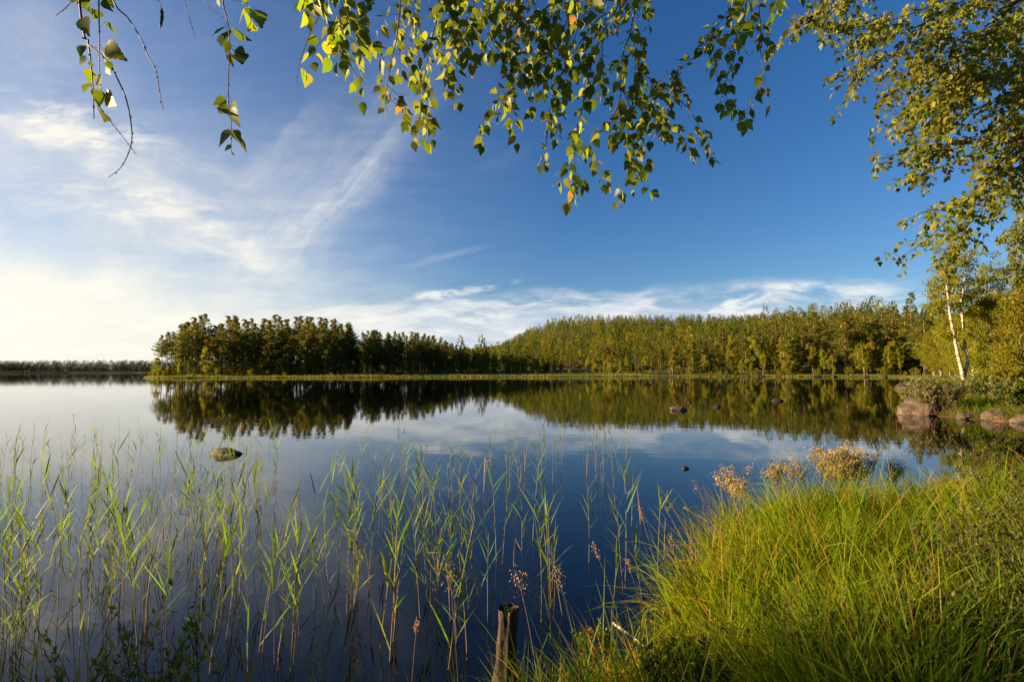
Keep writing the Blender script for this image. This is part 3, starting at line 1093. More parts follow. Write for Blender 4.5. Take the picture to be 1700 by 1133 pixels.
# ------------------------------------------------------------------ reeds
def ribbon(base, d0, L, w, bend, seg=5, twist=0.0):
    """one arching blade: returns V, F, along"""
    t = np.linspace(0, 1, seg + 1)
    d0 = unit(np.asarray(d0, float))
    side = unit(np.cross(d0, [0, 0, 1.0]) + 1e-6)
    pts = [np.asarray(base, float)]
    d = d0.copy()
    for i in range(seg):
        d = unit(d + np.array([0, 0, -bend / seg]))
        pts.append(pts[-1] + d * L / seg)
    P = np.array(pts)
    prof = np.minimum(1, .45 + 2.2 * t) * (1 - t ** 2.2)
    nrm = np.cross(side, d0)
    ang = twist * t
    S = side[None] * np.cos(ang)[:, None] + nrm[None] * np.sin(ang)[:, None]
    hw = (w * .5 * prof)[:, None]
    V = np.empty((2 * (seg + 1), 3))
    V[0::2] = P - S * hw; V[1::2] = P + S * hw
    i = np.arange(seg) * 2
    return V, np.stack([i, i + 1, i + 3, i + 2], -1), np.repeat(t, 2)


def reed_meshes(h, nl, seed, tuft=False):
    r = np.random.default_rng(seed)
    bend = r.normal(0, .07, 2) * h
    t = np.linspace(0, 1, 8)
    path = np.stack([bend[0] * t ** 2, bend[1] * t ** 2, -.35 + (h + .35) * t], -1)
    st = MB()
    D = np.zeros((8, 3)); D[:, 0] = np.clip(t * 1.3 - .2, 0, 1); D[:, 1] = t
    st.tube(path, np.linspace(.0034, .0016, 8), 5, np.repeat(D, 5, 0), cap=False)
    lf = MB()
    z0 = .35 if not tuft else .62
    for k in range(nl):
        f = z0 + (1 - z0) * (k + r.uniform(-.3, .3)) / (nl - 1)
        f = np.clip(f, .25, 1)
        a = (k % 2) * math.pi + r.normal(0, .7) + seed
        up = 1.3 + 1.3 * max(0, f - .5) + r.uniform(0, .7)
        L = r.uniform(.20, .40) * (1.0 - .25 * abs(f - .75))
        V, Fc, al = ribbon(on(path, f), (math.cos(a), math.sin(a), up), L, r.uniform(.0085, .0165), r.uniform(.05, .8), 5, r.normal(0, .5))
        DD = np.zeros((len(V), 3)); DD[:, 0] = np.clip(r.normal(.5, .25), 0, 1); DD[:, 1] = al
        lf.add(V, Fc, DD)
    return st.mesh('reed_stem', M['reed_stem']), lf.mesh('reed_leaves', M['reed_leaf'])


reed_protos = [reed_meshes(rng.uniform(.75, 1.1), int(rng.integers(5, 9)), 100 + i, i % 3 == 0) for i in range(14)]
clumps_px = [(rng.uniform(0, 1130), rng.uniform(0, 1)) for _ in range(46)]


def reed_spot():
    while True:
        if rng.random() < .48:
            c = clumps_px[rng.integers(len(clumps_px))]
            px = c[0] + rng.normal(0, 22); q = c[1] + rng.normal(0, .05)
        else:
            px, q = rng.uniform(-10, 1135), rng.random()
        if not 0 <= q <= 1:
            continue
        if px < 150 and rng.random() < .2: continue
        y = 722 + 400 * q ** 1.15                     # where the stalk meets the water in the photograph
        if px > 600 and y < 770 and rng.random() < .45: continue
        if px > 930 and y > 850 and rng.random() < .6: continue
        if px > 760 and y > 960 and rng.random() < .4: continue
        if 350 < px < 1135 and y > 1040 and rng.random() < .4: continue
        r_ = ray(px, y); d = -CAMZ / r_[2]
        p = CP + r_ * d
        if lake_sd(np.array([p[0]]), np.array([p[1]]))[0] > -.06: continue
        return px, y, p


for i in range(270):
    px, y, p = reed_spot()
    near = y > 930
    zone = ('tall green reed stalk rising from the dark shallow water close to the bank', 'reeds close to the bank') if near else \
        (('slim green reed stalk standing in the open shallow water', 'reeds in the open shallows') if px > 430 else
         ('slim reed stalk against the pale sky reflection on the water', 'reeds against the pale reflection'))
    o = empty('reed', p, zone[0], 'reed', zone[1], rng.uniform(0, 6.283))
    s = rng.uniform(.55, 1.0) * np.interp(y, [720, 780, 900], [.78, .88, 1.0])
    o.scale = (s, s, s)
    o.rotation_euler = (rng.normal(0, .07), rng.normal(0, .07) + .03, o.rotation_euler[2])
    st, lf = reed_protos[rng.integers(len(reed_protos))]
    for nm, me in (('stem', st), ('foliage', lf)):
        c = bpy.data.objects.new(nm, me); COL.objects.link(c); c.parent = o

# the many further stalks that only thicken the bed
def build_reed_bed():
    st, lf = MB(), MB()
    for i in range(60):
        px, y, p = reed_spot()
        h = rng.uniform(.35, .85); lean = rng.normal(0, .08, 2) * h
        t = np.linspace(0, 1, 6)
        path = p + np.stack([lean[0] * t ** 2, lean[1] * t ** 2, -.3 + (h + .3) * t], -1)
        D = np.zeros((6, 3)); D[:, 0] = np.clip(t * 1.3 - .2, 0, 1)
        st.tube(path, np.linspace(.0030, .0014, 6), 4, np.repeat(D, 4, 0), cap=False)
        for k in range(rng.integers(3, 7)):
            f = rng.uniform(.5, 1); a = rng.uniform(0, 6.283)
            V, Fc, al = ribbon(on(path, f), (math.cos(a), math.sin(a), rng.uniform(1.2, 2.4)), rng.uniform(.12, .32), rng.uniform(.008, .015), rng.uniform(.05, .9), 4, rng.normal(0, .5))
            DD = np.zeros((len(V), 3)); DD[:, 0] = np.clip(rng.normal(.5, .25), 0, 1); DD[:, 1] = al
            lf.add(V, Fc, DD, 1)
    for a in ('V', 'D', 'M'):
        getattr(st, a).extend(getattr(lf, a))
    st.Fs.extend([f + st.n for f in lf.Fs]); st.n += lf.n
    tag(st.build('reed_bed', [M['reed_stem'], M['reed_leaf']]), kind='stuff')


build_reed_bed()

# broken brown stalks of last year
for i in range(46):
    px, y, p = reed_spot()
    h = rng.uniform(.18, .55)
    a = rng.uniform(0, 6.283); k = rng.uniform(0, .35)
    mb = MB()
    tip = np.array([math.cos(a) * k * h, math.sin(a) * k * h, h])
    pts = [(0, 0, -.3), tip * .5, tip]
    if rng.random() < .5:
        pts.append(tip + np.array([math.cos(a) * .12, math.sin(a) * .12, rng.uniform(-.12, .06)]))
    mb.tube(pts, np.linspace(.0036, .0024, len(pts)), 5)
    o = mb.build('dead_reed_stalk', M['dead_reed'], loc=p)
    tag(o, 'broken brown dead reed stalk leaning in the shallow water', 'dead reed', 'dead reed stalks in the shallows')


# ------------------------------------------------------------------ grass on the banks
def blades(x, y, z, L, w, lean_dir, lean, bend, seg, D0):
    """vectorised arching blades"""
    n = len(x)
    t = np.linspace(0, 1, seg + 1)
    a = rng.uniform(0, 6.283, n)
    dirh = np.stack([np.cos(a), np.sin(a)], -1) * rng.uniform(.05, .35, n)[:, None] + np.atleast_2d(np.asarray(lean_dir)) * lean
    d = unit(np.concatenate([dirh, np.ones((n, 1))], 1))
    side = unit(np.stack([-d[:, 1], d[:, 0], 0 * a], -1) + rng.normal(0, .35, (n, 3)))
    P = np.empty((n, seg + 1, 3)); P[:, 0] = np.stack([x, y, z], -1)
    hd = unit(np.concatenate([dirh, np.zeros((n, 1))], 1))
    for i in range(seg):
        d = unit(d + hd * (bend / seg * .8)[:, None] - np.array([0, 0, 1]) * (bend / seg * .5 * (i + 1) / seg * 2)[:, None])
        P[:, i + 1] = P[:, i] + d * (L / seg)[:, None]
    prof = np.minimum(1, .6 + 1.5 * t) * (1 - t ** 2)
    hw = .5 * w[:, None] * prof[None]
    V = np.empty((n, seg + 1, 2, 3))
    V[:, :, 0] = P - side[:, None] * hw[..., None]
    V[:, :, 1] = P + side[:, None] * hw[..., None]
    V = V.reshape(-1, 3)
    i = np.arange(seg) * 2
    f = np.stack([i, i + 1, i + 3, i + 2], -1)
    Fc = (f[None] + (np.arange(n) * 2 * (seg + 1))[:, None, None]).reshape(-1, 4)
    D = np.zeros((n, seg + 1, 2, 3))
    D[..., 0] = D0[:, None, None]; D[..., 1] = t[None, :, None]; D[..., 2] = rng.random(n)[:, None, None]
    return V, Fc, D.reshape(-1, 3)


def build_grass():
    mb = MB()
    n = 92000
    px = rng.uniform(820, 1790, n)
    d = np.exp(rng.uniform(math.log(1.7), math.log(14.5), n))
    x, y = u_at(px) * d, d
    nt = 1500                                    # most blades grow in tussocks
    tpx = rng.uniform(820, 1790, nt); td = np.exp(rng.uniform(math.log(1.7), math.log(14.5), nt))
    tx, ty = u_at(tpx) * td, td
    who = rng.integers(0, nt, n)
    tr = .045 + .022 * td
    ox = rng.normal(0, 1, n) * tr[who]; oy = rng.normal(0, 1, n) * tr[who]
    intus = rng.random(n) < .68
    tl = rng.uniform(.75, 1.25, nt); tc = rng.normal(0, .14, nt)
    x = np.where(intus, tx[who] + ox, x); y = np.where(intus, ty[who] + oy, y); d = y
    out = np.stack([ox, oy], -1) / tr[who][:, None] * .30 * intus[:, None]
    tl = np.where(intus, tl[who], .8); tc = np.where(intus, tc[who], 0)
    s = lake_sd(x, y) + .10 * fbm(x, y, .7, 3)
    k = (s > -.03) & (s < 9)
    tus = fbm(x, y, .55, 51)
    k &= rng.random(n) < np.clip(.70 + .55 * tus + .55 * fbm(x, y, .28, 58), .10, 1)
    k &= ~((x < 1.0) & (rng.random(n) < .72))
    x, y, s, tus, d, out, tl, tc = x[k], y[k], s[k], tus[k], d[k], out[k], tl[k], tc[k]
    z = height(x, y) - .02
    n = len(x)
    L = (.46 + .14 * tus + .15 * rng.normal(size=n)) * np.where(x < 1.05, .75, 1.0)
    L = np.clip(L * tl, .10, .85)
    w = rng.uniform(.0048, .0135, n) * (1 + .07 * np.clip(d - 4, 0, 9))
    amber = ss(fbm(x, y, .9, 77), .15, .75) * .16 + .16 * ss(s, .5, .05)
    dry = np.clip(.38 + tc + amber + .14 * fbm(x, y, .8, 52) + rng.normal(0, .17, n), 0, .87)
    dry = np.where(rng.random(n) < .09, rng.uniform(.86, 1, n), dry)
    bend = np.where(rng.random(n) < .62, rng.uniform(.05, .7, n), rng.uniform(.8, 2.6, n))
    V, Fc, D = blades(x, y, z, L, w, out + np.array([[-.06, -.06]]) + rng.normal(0, .20, (n, 2)), 1.0, bend, 5, dry)
    mb.add(V, Fc, D)
    # broad upright sedge leaves among the fine ones
    q = rng.random(n) < .035
    V, Fc, D = blades(x[q], y[q], z[q], rng.uniform(.35, .8, q.sum()), rng.uniform(.009, .017, q.sum()), rng.normal(0, .18, (q.sum(), 2)), 1.0, rng.uniform(.1, 1.4, q.sum()), 6, rng.uniform(.3, .75, q.sum()))
    mb.add(V, Fc, D)
    # last year's straw lying low
    q = rng.random(n) < .16
    V, Fc, D = blades(x[q], y[q], z[q] + rng.uniform(0, .10, q.sum()), rng.uniform(.15, .42, q.sum()), rng.uniform(.003, .007, q.sum()), rng.normal(0, 1.3, (q.sum(), 2)), 1.0, rng.uniform(.4, 1.6, q.sum()), 4, rng.uniform(.84, 1, q.sum()))
    mb.add(V, Fc, D)
    tag(mb.build('bank_grass', M['grass']), kind='stuff')
    # the low strip below the camera on the left, sparse
    n = 5200
    x = rng.uniform(-3.6, .9, n); y = rng.uniform(1.3, 3.0, n)
    s = lake_sd(x, y)
    k = (s > -.05) & (s < 1.2)
    x, y = x[k], y[k]
    z = height(x, y) - .02
    L = np.clip(rng.normal(.26, .10, len(x)), .08, .5)
    V, Fc, D = blades(x, y, z, L, rng.uniform(.003, .006, len(x)), (-.1, .2), 1.0, np.clip(rng.normal(.9, .5, len(x)), .1, 2), 5, np.clip(rng.normal(.4, .25, len(x)), 0, 1))
    mb = MB(); mb.add(V, Fc, D)
    tag(mb.build('shore_grass', M['grass']), kind='stuff')
    # the bank beyond the inlet
    n = 60000
    px = rng.uniform(1490, 1800, n); d = rng.uniform(14.5, 70, n)
    x, y = u_at(px) * d, d
    s = lake_sd(x, y)
    k = (s > -.05) & (s < 30) & (x > 14)
    x, y, d = x[k], y[k], d[k]
    z = height(x, y) - .02
    tus = fbm(x, y, 1.3, 61)
    L = np.clip(.36 + .16 * tus + rng.normal(0, .12, len(x)), .12, .8)
    V, Fc, D = blades(x, y, z, L, rng.uniform(.010, .020, len(x)), (-.2, -.1), 1.0, np.clip(rng.normal(.7, .4, len(x)), .1, 2), 4, np.clip(.45 + .25 * tus + rng.normal(0, .2, len(x)), 0, .95))
    mb = MB(); mb.add(V, Fc, D)
    tag(mb.build('far_bank_grass', M['grass']), kind='stuff')


build_grass()

# ------------------------------------------------------------------ leaves of the birches overhead
def leaf_template(n=7, serr=.035):
    """ovate triangular birch leaf with toothed rim, folded at the midrib; y = petiole to tip"""
    t = np.linspace(0, 1, n)
    w = np.interp(t, [0, .12, .28, .5, .75, 1], [.04, .25, .355, .32, .15, 0.0])
    w = w + np.where(np.arange(n) % 2 == 1, serr, -serr * .4) * (t > .05) * (t < .98)
    bow = -.16 * t ** 2
    mid = np.stack([0 * t, t, bow], -1)
    lt = np.stack([-w, t - .04 * (w > .1), bow + .14 * w], -1)
    rt = np.stack([w, t - .04 * (w > .1), bow + .14 * w], -1)
    V = np.concatenate([lt, mid, rt])
    i = np.arange(n - 1)
    Fc = np.concatenate([np.stack([i, i + n, i + n + 1, i + 1], -1), np.stack([i + n, i + 2 * n, i + 2 * n + 1, i + n + 1], -1)])
    return V, Fc


LV, LF = leaf_template(15)
LV2, LF2 = leaf_template(6, .02)


def add_leaves(mb, pos, dirs, size, fine=True, tint=None, nrm=None):
    pos = np.asarray(pos, float); n = len(pos)
    if n == 0:
        return
    Rm = frames(np.asarray(dirs, float), rand_dirs(n) if nrm is None else nrm)
    sc = np.broadcast_to(size, (n,)) * rng.uniform(.72, 1.18, n)
    curl = rng.uniform(.2, 1.6, n)
    Rm = Rm * np.stack([sc * rng.uniform(.85, 1.1, n), sc, sc * curl], -1)[:, None, :]
    D = rng.random((n, 3))
    if tint is not None:
        D[:, 0] = tint
    V, Fc = (LV, LF) if fine else (LV2, LF2)
    mb.inst(V, Fc, Rm, pos, D, DT=V[:, 1])


def leafy(path, tw, lf, size, step, side, fine=True, twig_r=.0009, start=.0, density=.85, sub=True, hang=1.0):
    """put leaves (and short leafy side twigs) along a 3D path"""
    seg = np.linalg.norm(np.diff(path, axis=0), axis=1)
    cum = np.concatenate([[0], np.cumsum(seg)])
    tot = cum[-1]
    pos, dirs = [], []
    s = start * tot
    k = 0
    while s < tot:
        i = min(np.searchsorted(cum, s, side='right') - 1, len(seg) - 1)
        f = (s - cum[i]) / (seg[i] + 1e-9)
        p = path[i] * (1 - f) + path[i + 1] * f
        tang = unit(path[i + 1] - path[i])
        a = rng.normal(0, 1, 3)
        out = unit(a - tang * (a @ tang))
        if rng.random() < density:
            dv = unit(out * .75 + tang * .35 + np.array([0, 0, -.75 * hang]))
            pet = p + unit(out + np.array([0, 0, -.3])) * size * .28
            tw.tube([p, pet], [.0005, .0004], 3, cap=False)
            pos.append(pet); dirs.append(dv)
        if sub and rng.random() < side:
            L = rng.uniform(1.4, 5.0) * size
            a = rng.normal(0, 1, 3); out = unit(a - tang * (a @ tang))
            q1 = p + unit(out * .8 + tang * .5) * L * .45
            q2 = q1 + unit(out * .4 + tang * .3 + np.array([0, 0, -.9 * hang])) * L * .55
            sp = smooth_path([p, q1, q2], 4)
            tw.tube(sp, np.linspace(twig_r, .0004, len(sp)), 4, cap=False)
            leafy(sp, tw, lf, size, size * .42, 0, fine, density=.9, sub=False, start=.15, hang=hang)
        s += step * rng.uniform(.6, 1.4)
        k += 1
    # a leaf at the tip
    pos.append(path[-1]); dirs.append(unit(unit(path[-1] - path[-2]) + np.array([0, 0, -.5])))
    add_leaves(lf, pos, dirs, size, fine)


def spray(parent, pts, d0, d1, r0=.003, size=.048, step=.026, side=.4, fine=True, start=.0, density=.85, leaves=True, label=None, wob=.02, hang=1.0, extra=None, buds=False, mat='birch_leaf'):
    ks = np.linspace(0, 1, len(pts))
    P = np.array([at(px, y, d0 + (d1 - d0) * k + (rng.normal(0, wob) if 0 < k < 1 else 0)) for (px, y), k in zip(pts, ks)])
    path = smooth_path(P, 6)
    tw, lf = MB(), MB()
    tw.tube(path, np.linspace(r0, max(r0 * .28, .0006), len(path)), 6)
    if buds:
        for f in np.arange(.12, 1.0, .09):
            p = on(path, f); o = unit(rng.normal(0, 1, 3)) * r0 * 2.6
            tw.tube([p, p + o * .6, p + o], [r0 * .7, r0 * .6, r0 * .1], 5)
    if leaves:
        leafy(path, tw, lf, size, step, side, fine, start=start, density=density, hang=hang)
    if extra:
        pos, dr, sz, tn = [], [], [], []
        dep = 0.5 * (d0 + d1)
        for (x0, y0, x1, y1, t_) in extra:
            a = at(x0, y0, dep + rng.normal(0, .02)); b = at(x1, y1, dep + rng.normal(0, .02))
            pos.append(a); dr.append(b - a); sz.append(np.linalg.norm(b - a) * .88); tn.append(t_)
            k = np.argmin(np.linalg.norm(path - a, axis=1))
            tw.tube([path[k], a], [.0007, .0005], 4, cap=False)
        nr = unit(np.array([0, -1.0, .1]) + rng.normal(0, .55, (len(pos), 3)))
        add_leaves(lf, pos, dr, np.array(sz), True, np.array(tn), nr)
    br = tw.build('branch', M['twig'], parent)
    if label: br['label'] = label
    if lf.n:
        lf.build('foliage', M[mat], br)
    return br


def hanging_birch_overhead():
    root = empty('birch_tree', (0, 0, 0), 'overhanging birch whose long leafy twigs dangle into the top of the picture', 'tree')
    # trunk behind the viewer, with limbs reaching out above the view
    tr = MB()
    base = (1.9, -1.6, hz(1.9, -1.6) - .1)
    path = smooth_path([base, (1.8, -1.55, 1.6), (1.6, -1.4, 3.2), (1.7, -1.3, 5.5), (1.5, -1.4, 8.5)], 5)
    tr.tube(path, np.linspace(.13, .03, len(path)), 10)
    tr.build('trunk', M['birch_bark'], root)
    for pts in ([(1.6, -1.4, 3.0), (.9, -.3, 3.25), (.3, .8, 3.35), (-.3, 1.4, 3.45), (-1.3, 1.6, 3.5)],
                [(1.6, -1.4, 3.3), (1.5, .2, 3.65), (1.1, 1.4, 3.9), (.3, 1.9, 3.9), (-.6, 1.9, 3.7)],
                [(1.7, -1.3, 3.8), (1.9, .5, 4.0), (1.6, 1.8, 3.8), (1.0, 2.3, 3.55)]):
        lm = MB(); lm.tube(smooth_path(pts, 5), np.linspace(.035, .008, (len(pts) - 1) * 5 + 1), 7)
        lm.build('limb', M['limb'], root)
    S = lambda *a, **k: spray(root, *a, **k)
    z1 = lambda x, y: (60 + x / 3.655, y / 3.655)

    def ex(zf, items):
        out = []
        for (x, y, x1, y1, t) in items:
            a = zf(x, y); b = zf(x1, y1); out.append((*a, *b, t))
        return out
    # twigs far out with few big leaves
    S([(128, -90), (132, 0), (139, 55), (147, 74), (154, 137), (156, 197)], 1.5, 1.5, .0042, leaves=False, buds=True, extra=ex(z1, [
        (285, 105, 305, 235, .2), (290, 275, 250, 335, .3), (300, 340, 250, 400, .2), (330, 420, 320, 535, .5), (390, 450, 365, 545, .55), (330, 505, 275, 545, .4),
        (315, 380, 375, 400, .3), (270, -30, 320, 70, .3), (340, -10, 300, 60, .25), (230, -40, 215, 15, .6), (360, 60, 335, 130, .2), (400, 300, 430, 385, .1)]))
    S([(147, 74), (178, 101), (202, 145), (213, 178), (219, 219), (216, 246), (202, 276), (180, 295)], 1.5, 1.46, .0026, leaves=False, buds=True, extra=ex(z1, [
        (430, 370, 480, 455, .35), (425, 395, 445, 460, .95)]))
    S([(156, 164), (180, 197), (208, 232), (227, 257)], 1.5, 1.48, .0018, leaves=False, buds=True, extra=ex(z1, [(400, 675, 435, 735, .6)]))
    S([(166, -90), (164, 0), (165, 55), (165, 109), (169, 153)], 1.5, 1.5, .0024, leaves=False, buds=True, extra=ex(z1, [
        (410, 130, 525, 220, .12), (430, 270, 555, 385, .93), (380, 545, 385, 640, .35), (420, 575, 510, 670, .94), (400, 0, 480, 95, .3), (430, -30, 470, 60, .3), (375, 60, 340, 125, .25)]))
    S([(165, -90), (188, 0), (213, 30), (235, 66), (246, 93), (260, 120), (265, 153), (271, 182)], 1.5, 1.45, .0026, leaves=False, buds=True)
    S([(150, -70), (119, 0), (91, 27)], 1.5, 1.5, .002, leaves=False, buds=True)
    S([(290, -80), (306, 0), (314, 27), (324, 62)], 1.55, 1.5, .0016, leaves=False, buds=True)
    S([(268, -80), (262, -8), (266, 4), (268, 14)], 1.5, 1.5, .0018, leaves=False)
    ct = MB(); cp = smooth_path([at(268, 12, 1.5), at(269, 28, 1.5), at(266, 46, 1.5)], 6)
    ct.tube(cp, np.interp(np.linspace(0, 1, len(cp)), [0, .2, .8, 1], [.002, .0048, .0042, .001]) * rng.uniform(.8, 1.2, len(cp)), 7)
    ct.build('catkin', M['twig'], root)
    S([(366, -90), (370, 0), (373, 16), (380, 49), (380, 96), (379, 164), (384, 205), (384, 252)], 1.5, 1.45, .0024, leaves=False, buds=True, extra=ex(z1, [
        (1150, 160, 1045, 215, .35), (1155, 190, 1110, 290, .2), (1165, 250, 1140, 370, .3), (1190, 180, 1300, 255, .1), (1180, 320, 1185, 420, .957), (1220, 290, 1270, 350, .15), (1235, 320, 1250, 385, .2),
        (1150, 600, 1040, 645, .5), (1165, 640, 1085, 750, .7), (1185, 655, 1225, 765, .25), (1190, 620, 1245, 660, .5), (1180, 790, 1090, 880, .75), (1200, 800, 1290, 925, .6), (1180, 880, 1130, 925, .45), (1188, 925, 1205, 945, .8), (1200, 790, 1250, 880, .3)]))
    S([(320, -60), (339, 0), (372, 30)], 1.5, 1.5, .0014, leaves=False, buds=True)
    S([(405, -60), (410, 5), (415, 25), (424, 58)], 1.55, 1.55, .0014, leaves=False, extra=ex(z1, [
        (1280, 50, 1210, 125, .6), (1290, 40, 1310, 110, .35), (1320, 55, 1370, 135, .15), (1300, 110, 1305, 210, .55), (1315, 150, 1350, 205, .6), (1290, -10, 1230, 25, .5), (1300, -20, 1335, 30, .6), (1100, -25, 1110, 35, .9)]))
    # cluster at the quarter of the frame
    S([(525, -80), (531, 0), (536, 21), (546, 38), (555, 76), (570, 95)], 1.85, 1.85, .0046, .058, .024, .42, start=.15)
    S([(531, 23), (517, 50), (505, 81), (497, 105), (492, 140)], 1.85, 1.83, .002, leaves=False, buds=True)
    S([(560, -70), (566, 0), (575, 25), (590, 40), (600, 50)], 1.9, 1.9, .002, .055, .024, .35)
    S([(505, -60), (515, -20), (525, 10)], 1.85, 1.85, .002, .058, .03, .3)
    S([(575, -60), (572, 0), (565, 30), (556, 60)], 1.9, 1.85, .002, .055, .024, .35)
    # the long middle curtain
    mid = [
        ([(668, -80), (665, 0), (662, 29), (658, 67), (651, 95), (646, 124), (641, 155), (640, 181)], .45),
        ([(735, -80), (729, 0), (724, 36), (716, 64), (708, 107), (701, 152), (698, 202), (708, 238)], .55),
        ([(830, -80), (817, 0), (798, 36), (762, 71), (741, 95)], .75),
        ([(760, -80), (752, -10), (745, 30), (740, 70)], .6),
        ([(790, -80), (782, -10), (775, 30), (765, 60)], .7),
        ([(700, -80), (692, -10), (685, 15), (684, 40)], .6),
        ([(850, -80), (846, 0), (838, 40), (826, 88)], .65),
        ([(872, -80), (864, 0), (856, 45), (850, 105)], .6),
        ([(900, -80), (890, 0), (880, 30), (872, 60)], .6),
        ([(938, -80), (922, 0), (892, 80), (870, 122), (840, 159), (827, 193)], .6),
        ([(960, -80), (950, 0), (935, 50), (915, 100), (895, 130)], .7),
        ([(1030, -80), (1026, 3), (1008, 40), (990, 80), (980, 116), (967, 180), (957, 217), (953, 275), (944, 318)], .55),
        ([(1026, -20), (1020, 14), (990, 34), (947, 95), (922, 144), (913, 180), (907, 238), (898, 275)], .38),
        ([(1000, -80), (985, 0), (965, 30), (955, 60), (948, 100)], .7),
        ([(1005, 30), (1000, 70), (1000, 110), (1003, 145)], .6),
        ([(1058, -80), (1054, 0), (1046, 55), (1035, 86), (1031, 138), (1048, 184), (1051, 245), (1051, 315)], .5),
        ([(1046, 58), (1060, 92), (1063, 119), (1106, 147), (1142, 180), (1164, 214), (1176, 222)], .42),
        ([(1032, 153), (1020, 190), (1011, 226)], .7),
        ([(1048, 184), (1062, 170), (1078, 185), (1100, 225)], .65),
        ([(1083, 131), (1084, 171), (1097, 220)], .55),
        ([(1230, -80), (1216, 0), (1191, 43), (1161, 86), (1133, 113), (1124, 150)], .5),
        ([(1242, -60), (1237, 15), (1222, 67), (1207, 128), (1195, 171)], .65),
        ([(1256, -80), (1259, 0), (1263, 46), (1263, 86), (1270, 138), (1277, 184)], .5),
        ([(1285, -80), (1290, -5), (1282, 30)], .6),
    ]
    for k, (pts, side) in enumerate(mid):
        d = 2.15 + .3 * math.sin(k * 1.7)
        S(pts, d + .05, d, .0038 if len(pts) > 6 else .0026, .047, .027, side * .78, start=.1)
    return root


